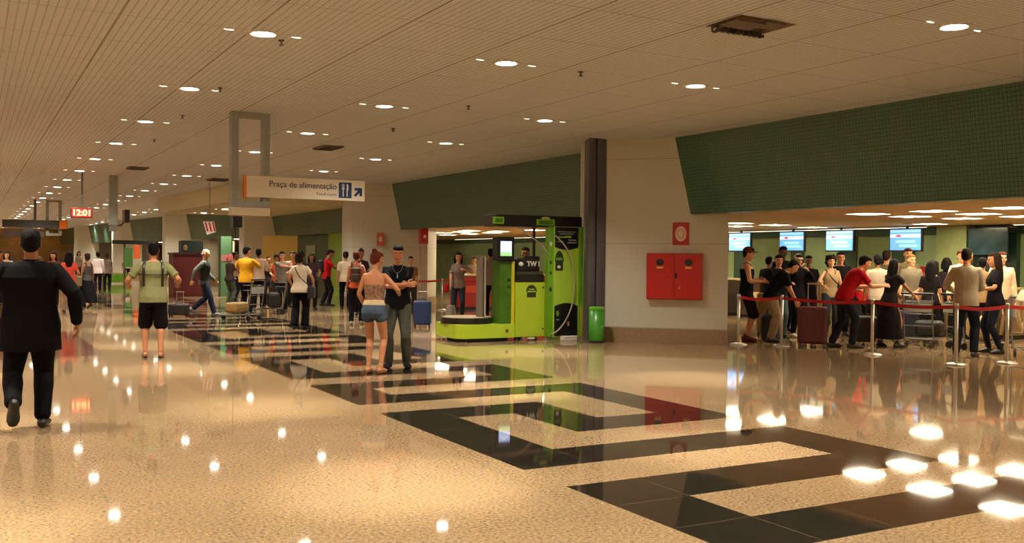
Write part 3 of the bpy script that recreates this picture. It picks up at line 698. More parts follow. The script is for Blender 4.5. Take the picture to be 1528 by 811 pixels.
# ------------------------------------------------------------------ check-in monitors and counters
M_SCR = mat('monitor_blue', (.14, .40, 1.0), .2, emis=1.0)
M_SCRW = mat('monitor_white', (.8, .9, 1), .2, emis=1.2)
M_SCRC = mat('monitor_cyan', (.35, .72, 1), .2, emis=.9)
M_SCRR = mat('monitor_red', (.75, .12, .22), .2, emis=.7)
def monitor(x, y, label, on=True):
    t = empty('flight_monitor', (x, y, 2.145), label=label, cat='monitor', group='monitors above the check-in counters')
    bm = bmesh.new(); box(bm, 0, .07, -.50, .50, -.30, .30, .012); box(bm, .07, .16, -.3, .3, -.2, .2, .02); finish('housing', bm, M_BLACK, t)
    if on:
        bm = bmesh.new(); box(bm, -.006, .001, -.46, .46, -.262, .262); s = finish('screen', bm, M_SCR, t)
        bm = bmesh.new(); box(bm, -.011, -.005, -.45, .45, .06, .14); finish('title_bar', bm, M_SCRW, s)
        bm = bmesh.new(); box(bm, -.011, -.005, -.45, .45, .19, .25); finish('header_bar', bm, M_SCRC, s)
        bm = bmesh.new(); ellipsoid(bm, (-.012, .2, .10), (.004, .09, .035)); finish('red_mark', bm, M_SCRR, s)
        bm = bmesh.new(); box(bm, -.011, -.005, -.30, .28, -.08, -.01); finish('text_row', bm, M_SCRC, s)
        bm = bmesh.new(); box(bm, -.011, -.005, -.36, .18, -.18, -.12); finish('text_row', bm, M_SCRC, s)
    bm = bmesh.new(); box(bm, .05, .09, -.03, .03, .28, .355); finish('hanger', bm, M_DKMETAL, t)
MON = [(22.9, 'lit blue flight monitor nearest the cream pier'), (20.72, 'lit blue flight monitor, second from the cream pier'), (18.95, 'lit blue flight monitor, third from the cream pier'), (16.8, 'lit blue flight monitor, rightmost of the four')]
for y, l in MON: monitor(20.75, y, l)
t = empty('glass_board', (21.3, 14.9, 2.1), label='dark blue glassy board on the wall right of the lit monitors', cat='board')
bm = bmesh.new(); box(bm, 0, .04, -.52, .52, -.33, .33, .01); finish('glass_panel', bm, mat('dark_blue_glass', rgb(52, 84, 92), .15, var=.3, scale=3.), t)
bm = bmesh.new(); box(bm, .03, .33, -.5, -.46, .2, .24); box(bm, .03, .33, .46, .5, .2, .24); finish('bracket', bm, M_DKMETAL, t)
M_CTOP = mat('counter_beige', rgb(206, 180, 128), .35)
M_CRED = mat('counter_red', rgb(170, 34, 26), .4, var=.05)
M_CBEI = mat('counter_tan', rgb(150, 122, 78), .45, var=.08)
M_CDRK = mat('counter_brown', rgb(62, 44, 34), .45, var=.08)
def counter(x, y, rz, w_, label, m=None):
    t = empty('check_in_counter', (x, y, 0), rz, label=label, cat='counter', group='check-in counters')
    bm = bmesh.new(); box(bm, -w_ / 2, w_ / 2, -.3, .3, .08, 1.02, .01); b_ = finish('body', bm, m or M_CRED, t)
    bm = bmesh.new(); box(bm, -w_ / 2 + .08, w_ / 2 - .08, -.31, -.298, .52, .72, .003); finish('front_band', bm, mat('counter_band', rgb(214, 70, 40), .4) if m is None else M_CTOP, b_)
    bm = bmesh.new(); box(bm, -w_ / 2 - .03, w_ / 2 + .03, -.36, .34, 1.02, 1.07, .008); finish('top', bm, M_CTOP, t)
    bm = bmesh.new(); box(bm, -w_ / 2 + .03, w_ / 2 - .03, -.27, .27, 0, .08); finish('plinth', bm, M_BLACK, t)
ORDC = ['nearest the right edge', 'second from the right edge', 'behind the people in white shirts', 'behind the trolleys', 'behind the man in red', 'behind the woman with curly hair', 'behind the man bending', 'nearest the cream pier']
for i in range(8): counter(19.0, 9.6 + 1.75 * i, R(-90), 1.1, '%s check-in counter with a beige top, %s' % (('red', 'red', 'tan', 'tan', 'dark brown', 'tan', 'dark brown', 'dark brown')[i], ORDC[i]), (None, None, M_CBEI, M_CBEI, M_CDRK, M_CBEI, M_CDRK, M_CDRK)[i])
counter(13.55, 26.75, 0, 1.35, 'red check-in counter seen behind the woman at the booth')
counter(15.35, 26.9, 0, 1.35, 'red check-in counter partly hidden by the booth')
for i, (x, y) in enumerate(((19.0, 14.85), (19.0, 11.35))):
    t = empty('counter_sign', (x, y, 1.07), R(-90), label='red board standing on a counter, %s' % ('left of the woman in the patterned blouse' if i == 0 else 'near the right edge'), cat='sign')
    bm = bmesh.new(); box(bm, -.28, .28, -.02, .02, .06, .42, .01); p_ = finish('board', bm, M_RED, t)
    bm = bmesh.new(); box(bm, -.16, .16, -.026, -.019, .2, .28); finish('lettering', bm, mat('salmon3', rgb(220, 110, 100), .5), p_)
    bm = bmesh.new(); box(bm, -.1, .1, -.06, .06, 0, .06, .006); finish('foot', bm, M_BLACK, t)

# ------------------------------------------------------------------ queue posts
def stanchion(x, y, label, to=None, h=.95, grp='steel queue posts with red belts', zt=None):
    t = empty('queue_post', (x, y, 0), label=label, cat='queue post', group=grp)
    bm = bmesh.new(); prism_r(bm, [(0, 0, 0, .165), (0, 0, .012, .165), (0, 0, .03, .12), (0, 0, .045, .04)], 28); finish('base', bm, M_CHROME, t, smooth=True)
    bm = bmesh.new(); cyl(bm, (0, 0), .028, .04, h - .08, 18); finish('pole', bm, M_CHROME, t, smooth=True)
    bm = bmesh.new(); prism_r(bm, [(0, 0, h - .09, .032), (0, 0, h - .01, .032), (0, 0, h, .024)], 18); finish('head', bm, M_STEEL, t, smooth=True)
    if to:
        d = Vector((to[0] - x, to[1] - y, 0)); L = d.length; e = d.normalized(); nn = Vector((-e.y, e.x, 0)) * .0015
        bm = bmesh.new(); k = 10; prev = None
        for i in range(k + 1):
            s = .034 + (L - .068) * i / k; sag = -.035 * math.sin(math.pi * i / k)
            p = e * s; ring = [bm.verts.new(p + nn * a + Vector((0, 0, h - .085 + sag + b))) for a, b in ((-1, 0), (1, 0), (1, .055), (-1, .055))]
            if prev:
                for j in range(4): bm.faces.new((prev[j], prev[(j + 1) % 4], ring[(j + 1) % 4], ring[j]))
            else: bm.faces.new(ring)
            prev = ring
        bm.faces.new(list(reversed(prev))); finish('belt', bm, M_REDBELT, t)
    return t
PO = [(12.56, 13.86), (13.13, 13.33), (13.38, 11.47), (13.31, 9.81), (14.28, 9.62), (15.7, 9.25)]
LB = ['beside the corner of the cream pier', 'left of the burgundy suitcase', 'in front of the woman in the long dark dress', 'before the man in the grey shirt', 'closest to the right edge', 'beyond the right edge']
for i, p_ in enumerate(PO): stanchion(p_[0], p_[1], 'steel queue post with red belt, %s' % LB[i], PO[i + 1] if i < 5 else None)
stanchion(12.3, 26.4, 'steel queue post left of the woman at the booth', (14.6, 25.5), grp='queue posts behind the booth')
stanchion(14.6, 25.5, 'steel queue post hidden behind the booth mast', None, grp='queue posts behind the booth')
stanchion(11.3, 26.9, 'steel queue post behind the blue suitcase', (12.3, 26.4), grp='queue posts behind the booth')
# red topped column sign
t = empty('pillar_sign', (11.95, 27.0, 0), label='slim beige column with a red top near the blue suitcase', cat='sign')
bm = bmesh.new(); box(bm, -.10, .10, -.09, .09, 0, 1.98, .005); finish('shaft', bm, mat('pinkish_grey', rgb(176, 158, 138), .6), t)
bm = bmesh.new(); box(bm, -.115, .115, -.1, .1, 1.98, 2.44, .005); rc = finish('red_top', bm, M_RED, t)
bm = bmesh.new(); ellipsoid(bm, (0, -.101, 2.2), (.045, .004, .05)); finish('pale_symbol', bm, mat('pale_disc', rgb(236, 212, 190), .5), rc)
ux2 = ux; pz = Vector((11.35, 28.95, 1.92)) + nx * .01
t = empty('fire_sign', pz, rzp, label='small red sign on the yellow lit pier behind the couple', cat='sign')
bm = bmesh.new(); box(bm, -.13, .13, -.014, .0, 0, .42, .003); pn = finish('panel', bm, mat('faded_red', rgb(196, 90, 60), .5), t)
bm = bmesh.new(); ellipsoid(bm, (0, -.015, .21), (.07, .004, .09)); finish('disc', bm, mat('pale_disc', rgb(236, 212, 190), .5), pn)
# maroon stand, green ledges far off
t = empty('sales_stand', (7.3, 38.6, 0), label='dark maroon sales stand behind the bald man', cat='stand')
M_MAR = mat('maroon_panel', rgb(74, 16, 20), .4)
bm = bmesh.new(); box(bm, -.62, .62, -.5, .5, 0, 1.58, .01); finish('body', bm, M_MAR, t)
bm = bmesh.new(); box(bm, -.66, .66, -.54, .54, 1.58, 1.66, .01); finish('top', bm, mat('maroon_dark', rgb(50, 16, 24), .35), t)
bm = bmesh.new(); box(bm, -.3, .5, -.3, .3, 1.66, 2.12, .02); s_ = finish('display_case', bm, mat('dark_case', rgb(34, 44, 40), .3), t)
bm = bmesh.new(); ellipsoid(bm, (-.16, -.31, 1.85), (.09, .02, .11)); finish('round_emblem', bm, mat('gold_dull', rgb(120, 96, 50), .5), s_)
t = empty('display_column', (8.55, 38.0, 0), label='green and pink display column behind the crowd at left centre', cat='display')
bm = bmesh.new(); box(bm, -.2, .2, -.2, .2, 0, 2.3, .01); dc = finish('column', bm, mat('teal_panel', rgb(72, 104, 70), .4), t)
bm = bmesh.new(); box(bm, -.19, .19, -.21, -.2, 1.35, 1.6); finish('pink_panel', bm, mat('pink_dull', rgb(140, 90, 80), .5), dc)
bm = bmesh.new(); box(bm, .22, .34, -.1, .1, 0, 2.12, .01); finish('beige_side', bm, mat('beige_side', rgb(210, 190, 140), .5), t)
t = empty('green_barrier', (6.9, 55.2, 0), label='low bright green barrier far down the hall', cat='barrier')
bm = bmesh.new(); box(bm, -.62, .62, -.1, .1, .08, .52, .02); finish('panel', bm, G_M, t)
for s in (-1, 1):
    bm = bmesh.new(); box(bm, s * .5 - .05, s * .5 + .05, -.2, .2, 0, .08); finish('foot', bm, M_BLACK, t)
t = empty('shop_signboard', (7.3, 54.2, 0), label='distant dark shop sign board above the green shirted man', cat='sign')
bm = bmesh.new(); box(bm, -.85, 1.0, -.1, .1, 2.1, 2.3, .01); sb_ = finish('board', bm, M_BLACK, t)
bm = bmesh.new(); box(bm, -.3, -.2, -.05, .05, 0, 2.1); finish('leg', bm, M_DKMETAL, t)
bm = bmesh.new(); box(bm, .85, .95, -.05, .05, 0, 2.1); finish('leg', bm, M_DKMETAL, t)
bm = bmesh.new(); box(bm, .2, .5, -.08, -.02, 1.35, 2.05, .02); finish('orange_panel', bm, mat('orange_panel', rgb(206, 86, 30), .5), t)
bm = bmesh.new(); box(bm, -.28, .15, -.06, -.0, .9, 1.9, .02); finish('green_panel', bm, mat('green_panel2', rgb(60, 100, 40), .5), t)

# ------------------------------------------------------------------ luggage
def suitcase(x, y, rz, w_, d_, h_, m, label, cat='suitcase', handle=.4, tilt=0., lie=False):
    t = empty('suitcase', (x, y, 0), rz, label=label, cat=cat)
    t.rotation_euler[0] = R(tilt)
    bm = bmesh.new(); box(bm, -w_ / 2, w_ / 2, -d_ / 2, d_ / 2, .055, h_, min(.05, d_ * .22)); sh = finish('shell', bm, m, t, smooth=False)
    for i in range(5):
        xx = -w_ / 2 + w_ * (i + 1) / 6
        bm = bmesh.new(); box(bm, xx - .008, xx + .008, -d_ / 2 - .006, d_ / 2 + .006, .12, h_ - .07, .003); finish('rib', bm, m, sh)
    for sx in (-1, 1):
        for sy in (-1, 1):
            bm = bmesh.new(); tube(bm, [(sx * w_ * .4 - .012, sy * d_ * .32, .03), (sx * w_ * .4 + .012, sy * d_ * .32, .03)], [.028, .028], side=Vector((0, 0, 1)), n=12, round_ends=False); finish('wheel', bm, M_BLACK, t)
    bm = bmesh.new(); c = smooth_curve([(-.07, 0, h_ - .005), (-.06, 0, h_ + .03), (.06, 0, h_ + .03), (.07, 0, h_ - .005)]); tube(bm, c, [.009] * len(c), n=8); finish('top_handle', bm, M_BLACK, t)
    if handle:
        bm = bmesh.new()
        for sx in (-1, 1): tube(bm, [(sx * .085, d_ / 2 - .03, h_ - .02), (sx * .085, d_ / 2 - .03, h_ + handle)], [.008, .008], n=8)
        tube(bm, [(-.095, d_ / 2 - .03, h_ + handle), (.095, d_ / 2 - .03, h_ + handle)], [.014, .014], side=Vector((0, 0, 1)), n=8)
        finish('pull_handle', bm, M_STEEL, t)
    return t
M_BLUE = mat('suitcase_blue', rgb(24, 52, 96), .4, var=.1)
M_BURG = mat('suitcase_burgundy', rgb(84, 26, 26), .5, var=.08)
M_BLK = mat('bag_black', rgb(22, 20, 20), .6, bump=.2)
M_NVB = mat('bag_navy', rgb(22, 26, 40), .6, bump=.2)
M_KHA = mat('bag_khaki', rgb(150, 118, 66), .6, var=.1)
suitcase(8.93, 20.2, R(-28), .40, .24, .60, M_BLUE, 'blue hard suitcase with raised handle near the slim red topped column', handle=.2)
suitcase(4.62, 25.6, R(-30), .50, .24, .34, M_BLK, 'small black wheeled bag pulled by the bald man', handle=.3)
suitcase(13.62, 13.05, R(-48), .52, .30, .74, M_BURG, 'large burgundy suitcase behind the red belt', handle=.42)
suitcase(14.7, 15.35, R(-48), .42, .26, .9, M_KHA, 'tall khaki suitcase behind the man bending over', handle=0)
suitcase(16.3, 13.1, R(-50), .5, .3, .62, M_NVB, 'dark blue suitcase behind the trolley in the queue', handle=.3)
suitcase(14.9, 12.95, R(-50), .42, .28, .55, M_BLK, 'black suitcase at the feet of the man in red', handle=0)
def holdall(x, y, z, rz, w_, d_, h_, m, label, cat='bag'):
    t = empty('travel_bag', (x, y, z), rz, label=label, cat=cat)
    bm = bmesh.new(); box(bm, -w_ / 2, w_ / 2, -d_ / 2, d_ / 2, 0, h_, min(h_, d_) * .3)
    finish('body', bm, m, t)
    for sy in (-1, 1):
        bm = bmesh.new(); c = smooth_curve([(-w_ * .22, sy * d_ * .3, h_ - .02), (-w_ * .12, sy * d_ * .2, h_ + .10), (w_ * .12, sy * d_ * .2, h_ + .10), (w_ * .22, sy * d_ * .3, h_ - .02)]); tube(bm, c, [.012] * len(c), n=8); finish('handle', bm, M_BLACK, t)
    bm = bmesh.new(); box(bm, -w_ * .3, w_ * .3, -d_ / 2 - .015, -d_ / 2 + .01, h_ * .15, h_ * .55, .01); finish('pocket', bm, m, t)
    return t
holdall(13.86, 14.38, 0, R(-48), .36, .26, .52, M_NVB, 'dark navy backpack on the floor left of the burgundy suitcase', 'backpack')
M_CART = mat('cart_metal', rgb(112, 106, 98), .45, metal=.4)
def trolley(x, y, rz, label, panel=M_RED):
    t = empty('luggage_trolley', (x, y, 0), rz, label=label, cat='luggage trolley', group='luggage trolleys')
    ms = M_CART
    bm = bmesh.new()
    for sx in (-.24, .24): tube(bm, [(sx, -.4, .16), (sx * .6, .5, .12)], [.015, .015], n=8)
    for yy in (-.4, -.1, .2, .5): s = .24 - (.24 * .4) * (yy + .4) / .9; tube(bm, [(-s, yy, .155 - (yy + .4) * .04), (s, yy, .155 - (yy + .4) * .04)], [.012, .012], side=Vector((0, 0, 1)), n=8)
    finish('base_frame', bm, ms, t)
    bm = bmesh.new()
    for sx in (-.26, .26): tube(bm, smooth_curve([(sx, -.4, .14), (sx, -.46, .5), (sx, -.52, .98)]), [.014] * 17, n=8)
    for z in (.4, .62, .84): tube(bm, [(-.26, -.44 - (z - .4) * .1, z), (.26, -.44 - (z - .4) * .1, z)], [.009, .009], side=Vector((0, 0, 1)), n=8)
    finish('back_frame', bm, ms, t)
    bm = bmesh.new(); tube(bm, [(-.28, -.53, 1.0), (.28, -.53, 1.0)], [.02, .02], side=Vector((0, 0, 1)), n=10); finish('handle', bm, M_BLACK, t)
    bm = bmesh.new(); box(bm, -.25, .25, -.515, -.495, .66, .82, .005); finish('front_panel', bm, panel, t)
    bm = bmesh.new()
    for z in (.86, .74): 
        for a, b in (((-.22, -.48), (-.2, -.22)), ((-.2, -.22), (.2, -.22)), ((.2, -.22), (.22, -.48))): tube(bm, [(a[0], a[1], z), (b[0], b[1], z)], [.006, .006], side=Vector((0, 0, 1)), n=6)
    finish('basket', bm, ms, t)
    for (wx, wy) in ((-.22, -.4), (.22, -.4), (0, .48)):
        bm = bmesh.new(); tube(bm, [(wx - .018, wy, .065), (wx + .018, wy, .065)], [.065, .065], side=Vector((0, 0, 1)), n=16, round_ends=False); finish('wheel', bm, M_BLACK, t)
    return t
trolley(5.75, 23.9, R(40), 'luggage trolley with piled bags beside the man in yellow', M_GREYMETAL)
trolley(7.05, 26.3, R(75), 'luggage trolley with a bright red panel left of the woman in white blouse')
trolley(15.75, 12.25, R(-70), 'luggage trolley pushed by the woman in the long dark dress', M_GREYMETAL)
trolley(16.1, 11.45, R(-110), 'luggage trolley in the queue left of the couple at right', M_GREYMETAL)
holdall(5.7, 24.05, .18, R(40), .55, .36, .26, M_KHA, 'worn khaki bag on the trolley beside the man in yellow')
holdall(7.2, 26.25, .18, R(75), .5, .36, .42, M_BLK, 'black bag on the red panelled trolley')
holdall(15.9, 12.3, .18, R(-70), .5, .36, .3, M_BLK, 'black bag on the trolley of the woman in the long dress')
holdall(16.25, 11.47, .18, R(-110), .5, .36, .42, mat('bag_beige', rgb(176, 150, 96), .6, var=.1), 'beige bag on the trolley left of the couple at right')

# ------------------------------------------------------------------ people
def remesh(bm, voxel, smooth=2, wr=0., seed=0):
    me = bpy.data.meshes.new('tmp'); bmesh.ops.recalc_face_normals(bm, faces=bm.faces); bm.to_mesh(me); bm.free()
    o = bpy.data.objects.new('tmp', me); COL.objects.link(o)
    md = o.modifiers.new('r', 'REMESH'); md.mode = 'VOXEL'; md.voxel_size = voxel; md.adaptivity = 0
    bpy.context.view_layer.update()
    r = bpy.data.meshes.new_from_object(o.evaluated_get(bpy.context.evaluated_depsgraph_get()))
    bpy.data.objects.remove(o); bpy.data.meshes.remove(me)
    b = bmesh.new(); b.from_mesh(r)
    for _ in range(smooth): bmesh.ops.smooth_vert(b, verts=b.verts, factor=.5, use_axis_x=True, use_axis_y=True, use_axis_z=True)
    if wr:
        b.normal_update()
        for v in b.verts:
            c = v.co
            q = noise.noise(Vector((c.x * 7 + seed, c.y * 7, c.z * 4.5 + .6 * c.x * 7))) + .5 * noise.noise(Vector((c.x * 16, c.y * 16 + seed, c.z * 9)))
            v.co = c + v.normal * q * wr
    b.to_mesh(r); b.free()
    for p in r.polygons: p.use_smooth = True
    return r
def solid(name, bm, voxel, m, parent, smooth=2, wr=0., seed=0):
    r = remesh(bm, voxel, smooth, wr, seed); r.name = name; r.materials.clear(); r.materials.append(m)
    o = bpy.data.objects.new(name, r); return link(o, parent)
def ik(S, T, a, b, pole):
    S = Vector(S); T = Vector(T); d = T - S; L = min(d.length, (a + b) * .998); u = d.normalized(); T = S + u * L
    x = (a * a - b * b + L * L) / (2 * L); h = math.sqrt(max(0, a * a - x * x))
    p = Vector(pole); p = p - u * p.dot(u); p = p.normalized() if p.length > 1e-4 else u.orthogonal().normalized()
    return S + u * x + p * h, T
def hand(bm, w_, d, n, t):
    d = d.normalized(); n = (n - d * n.dot(d)).normalized(); t = (t - d * t.dot(d) - n * t.dot(n)).normalized()
    tube(bm, [w_ - d * .01, w_ + d * .03, w_ + d * .07, w_ + d * .088], [(.026, .018), (.036, .017), (.041, .015), (.038, .012)], side=t)
    for off, L, in ((.030, .072), (.0102, .081), (-.0098, .075), (-.0295, .059)):
        b0 = w_ + d * (.082 if abs(off) < .02 else .076) + t * off
        spread = t * off * .15
        p1 = b0 + (d * .93 + n * .3) * L * .45 + spread; p2 = p1 + (d * .7 + n * .7).normalized() * L * .32; p3 = p2 + (d * .45 + n * .9).normalized() * L * .25
        tube(bm, [b0 - d * .01, p1, p2, p3], [.0098, .0093, .0088, .0078], side=t, n=8)
    b0 = w_ + d * .022 + t * .026
    p1 = b0 + (d * .55 + t * .75 + n * .2).normalized() * .04; p2 = p1 + (d * .8 + t * .35 + n * .4).normalized() * .03; p3 = p2 + (d * .9 + n * .45).normalized() * .022
    tube(bm, [b0 - t * .01, p1, p2, p3], [.014, .0115, .0105, .0088], side=n, n=8)
TORSO = {
 'm': [(-.13, .105, .085, -.005), (-.07, .155, .108, -.008), (.0, .166, .113, -.006), (.07, .158, .106, 0), (.15, .148, .098, .004), (.24, .155, .104, .006), (.33, .172, .114, .006), (.40, .184, .112, .002), (.46, .186, .096, -.004), (.495, .160, .078, -.008), (.525, .105, .062, -.008), (.55, .062, .056, -.004)],
 'f': [(-.13, .11, .088, -.005), (-.07, .165, .115, -.012), (-.02, .170, .118, -.012), (.06, .148, .102, -.002), (.14, .124, .086, .004), (.22, .132, .092, .008), (.31, .150, .112, .016), (.37, .156, .108, .010), (.43, .160, .088, -.002), (.48, .142, .070, -.008), (.515, .09, .056, -.008), (.54, .05, .05, -.004)]}
SW = {'m': .185, 'f': .158}
HEADR = [(.0, .026, .03, .052), (.012, .04, .045, .042), (.035, .053, .062, .026), (.06, .062, .078, .012), (.09, .069, .089, .004), (.12, .0735, .095, 0), (.15, .076, .099, -.004), (.18, .074, .096, -.008), (.205, .062, .082, -.010), (.222, .042, .058, -.012), (.232, .018, .026, -.012)]
SK = {k: mat('skin_' + k, rgb(*v), .5, var=.04) for k, v in {'tan': (190, 128, 88), 'light': (214, 160, 118), 'brown': (146, 94, 62), 'dark': (96, 62, 44)}.items()}
HAIR = {k: mat('hair_' + k, rgb(*v), .75, bump=.3, bscale=120, spec=.15) for k, v in {'black': (11, 8, 7), 'brown': (34, 20, 14), 'auburn': (84, 36, 20), 'blond': (128, 88, 44), 'grey': (120, 108, 96)}.items()}
_fab = {}
def fab(*c, rough=.85):
    k = c
    if k not in _fab: _fab[k] = mat('cloth_%02x%02x%02x' % c, rgb(*c), rough, var=.07, scale=14, bump=.15, bscale=90, spec=.12)
    return _fab[k]
def denim(*c):
    return mat('denim_%02x%02x%02x' % c, rgb(*c), .85, var=.22, scale=7, bump=.2, bscale=160, spec=.12)

def person(label, x, y, heading, H=1.72, sex='m', lean=0., twist=0., head=(0, 0), wr=None, wl=None, pr=None, pl=None, nr=None, nl=None,
           fr=(.10, 0, 0, 8, 0), fl=(-.10, 0, 0, -8, 0), kr=None, kl=None, top='tshirt', tm=None, bot='trousers', bmt=None, shoe='shoe', shm=None,
           hair='short', hm='black', skin='tan', near=False, face=False, bulk=1., group=None, drop=0.):
    s = H / 1.755
    vox = .0062 if near else .0088
    A0 = .097 if shoe in ('shoe', 'sandal') else .086
    ank = []
    for (fx, fy, fz, fyaw, fp) in (fr, fl): ank.append(Vector((fx, fy, A0 + fz)))
    legL = .845
    hz = .93
    for i, a in enumerate(ank):
        hx = .088 if i == 0 else -.088
        f = (fr, fl)[i]
        lim = legL * .996
        dz = math.sqrt(max(.1, lim * lim - (a.x - hx) ** 2 - a.y ** 2))
        hz = min(hz, a.z + dz + .03)
    P = Vector((0, 0, hz - drop))
    def ang(h): return R(lean) * min(1., max(.25, .35 + .65 * h / .22))
    def frame(h):
        pos = Vector(P); n = 8; q = 0.
        step = h / n
        for i in range(n):
            a = ang(q + step / 2); pos += Vector((0, math.sin(a), math.cos(a))) * step; q += step
        a = ang(h); up = Vector((0, math.sin(a), math.cos(a))); tw = R(twist) * max(0, min(1, h / .42))
        side = Vector((math.cos(tw), -math.sin(tw), 0)); front = up.cross(side).normalized(); side = front.cross(up)
        return pos, up, side, front
    def ringset(bm, h0, h1, inf, extra=None, n=18, hold=False):
        prof = TORSO[sex]; hs = [h0] + [p[0] for p in prof if h0 + .01 < p[0] < h1 - .01] + [h1]
        pts, rad, sides = [], [], []
        for h in hs:
            for i in range(len(prof) - 1):
                if prof[i][0] <= h <= prof[i + 1][0] or i == len(prof) - 2: break
            if h < prof[0][0]: i = 0
            p0, p1 = prof[i], prof[i + 1]; u = max(0, min(1, (h - p0[0]) / (p1[0] - p0[0])))
            a, b, fy = [p0[j] + (p1[j] - p0[j]) * u for j in (1, 2, 3)]
            if hold and h < -.04: a, b, fy = max(a, prof[2][1] - .002), max(b, prof[2][2]), prof[2][3]
            pos, up, sd, fr_ = frame(h)
            bk = bulk if h < .44 else 1 + (bulk - 1) * .5
            ex = extra(h) if extra else 0
            pts.append(pos + fr_ * fy); rad.append((a * bk + inf + ex, b * bk + inf + ex)); sides.append(sd)
        # custom loft so the rings follow the twist
        k = len(pts); rings = []
        for j in range(k):
            pos, up, sd, fr_ = frame(hs[j])
            rings.append([bm.verts.new(pts[j] + sd * rad[j][0] * math.cos(2 * math.pi * i / n) + fr_ * rad[j][1] * math.sin(2 * math.pi * i / n)) for i in range(n)])
        for r0, r1 in zip(rings, rings[1:]):
            for i in range(n): bm.faces.new((r0[i], r0[(i + 1) % n], r1[(i + 1) % n], r1[i]))
        bm.faces.new(list(reversed(rings[0]))); bm.faces.new(rings[-1])
    # joints
    sw = SW[sex] * (1 + (bulk - 1) * .5)
    ps, ups, sds, frs = frame(.465)
    Sh = [ps + sds * (sw - .012), ps - sds * (sw - .012)]
    hang = [Vector((sw + .075, .03, P.z - .10)), Vector((-sw - .075, .03, P.z - .10))]
    W = [Vector(wr) if wr else hang[0], Vector(wl) if wl else hang[1]]
    pol = [Vector(pr) if pr else Vector((.45, -1, -.1)), Vector(pl) if pl else Vector((-.45, -1, -.1))]
    ua, fa = (.285, .255) if sex == 'm' else (.272, .243)
    El = []
    for i in (0, 1):
        e, w2 = ik(Sh[i], W[i], ua, fa, pol[i]); El.append(e); W[i] = w2
    php, uph, sdh, frh = frame(-.03)
    Hp = [php + sdh * .088, php - sdh * .088]
    kp = [Vector(kr) if kr else Vector((.12, 1, 0)), Vector(kl) if kl else Vector((-.12, 1, 0))]
    Kn = []
    for i in (0, 1):
        k_, a2 = ik(Hp[i], ank[i], .432, .413, kp[i]); Kn.append(k_); ank[i] = a2
    # head frame
    pn, upn, sdn, frn = frame(.525)
    ph, uph2, sd2, fr2 = frame(.575)
    tp = R(lean * .35 + head[1])
    Rh = Matrix.Rotation(-R(head[0]) - R(twist), 3, 'Z') @ Matrix.Rotation(-tp, 3, 'X')
    ho = ph + fr2 * (.012 + .05 * math.sin(R(lean))) + Vector((0, 0, .012))
    Mh = Matrix.Translation(ho) @ Rh.to_4x4()
    legr = 1.0 if sex == 'm' else .98
    def leg_rad(inf=0., k=1.): return None
    def arm(bm, i, f0, f1, inf, hem=0.):
        # f: 0 shoulder .. 1 elbow .. 2 wrist
        S, E, Wr = Sh[i], El[i], W[i]
        kk = 1. if sex == 'm' else .84
        st = [(0, .054), (.25, .053), (.6, .047), (.95, .041), (1.05, .0405), (1.3, .042), (1.65, .034), (2, .026)]
        pts, rad = [], []
        fs = sorted(set([f0] + [q for q, _ in st if f0 < q < f1] + [f1]))
        for q in fs:
            p = S.lerp(E, q) if q <= 1 else E.lerp(Wr, q - 1)
            r = 0
            for (q0, r0), (q1, r1) in zip(st, st[1:]):
                if q0 <= q <= q1: r = r0 + (r1 - r0) * (q - q0) / (q1 - q0); break
            if q > 1.7: rr = (r * kk + inf, r * kk * .8 + inf)
            else: rr = (r * kk + inf,) * 2
            if q == f1: rr = (rr[0] + hem, rr[1] + hem)
            pts.append(p); rad.append(rr)
        if f0 == 0:
            inner = S.lerp(frame(.46)[0], .45); pts = [inner] + pts; rad = [(.05 * kk + inf,) * 2] + rad
        tube(bm, pts, rad, side=Vector((0, 1, .01)), n=14)
    def leg(bm, i, f0, f1, inf, hem=0., infk=None):
        S, K, A = Hp[i], Kn[i], ank[i]
        st = [(0, .088), (.3, .082), (.65, .068), (.95, .056), (1.05, .053), (1.3, .054), (1.6, .043), (1.9, .036), (2, .037)]
        pts, rad = [], []
        for q in sorted(set([f0] + [q for q, _ in st if f0 < q < f1] + [f1])):
            p = S.lerp(K, q) if q <= 1 else K.lerp(A, q - 1)
            if 1.1 < q < 1.5: p = p - (Vector((kp[i].x, kp[i].y, 0)).normalized()) * .012
            for (q0, r0), (q1, r1) in zip(st, st[1:]):
                if q0 <= q <= q1: r = r0 + (r1 - r0) * (q - q0) / (q1 - q0); break
            r = r * (1 + (bulk - 1) * .6) * legr
            u = (q - f0) / (f1 - f0)
            rr = r + inf + hem * u * u
            if q > 1.2 and infk is not None: rr = max(rr, infk * (.75 + .25 * (q - 1.2) / .8))
            pts.append(p); rad.append((rr, rr))
        tube(bm, pts, rad, side=Vector((1, .01, 0)), n=14)
    def foot(bm, i, inf, heel_only=False, flat=False):
        f = (fr, fl)[i]; yaw = R(f[3]); pt = R(f[4])
        fd = Vector((math.sin(yaw) * math.cos(pt), math.cos(yaw) * math.cos(pt), -math.sin(pt))); sd = Vector((math.cos(yaw), -math.sin(yaw), 0)); dn = fd.cross(sd).normalized()
        if dn.z > 0: dn = -dn
        a = ank[i]; g = s and 1
        k = 1. if sex == 'm' else .9
        off = .086 - .0
        def pt_(u, hh): return a + fd * u * k + dn * (off - hh)
        if flat:
            tube(bm, [pt_(-.075, .004), pt_(-.02, .004), pt_(.08, .004), pt_(.17, .004), pt_(.195, .004)], [(.030, .010), (.036, .010), (.044, .010), (.040, .010), (.022, .009)], side=sd, n=14, round_ends=False)
            return
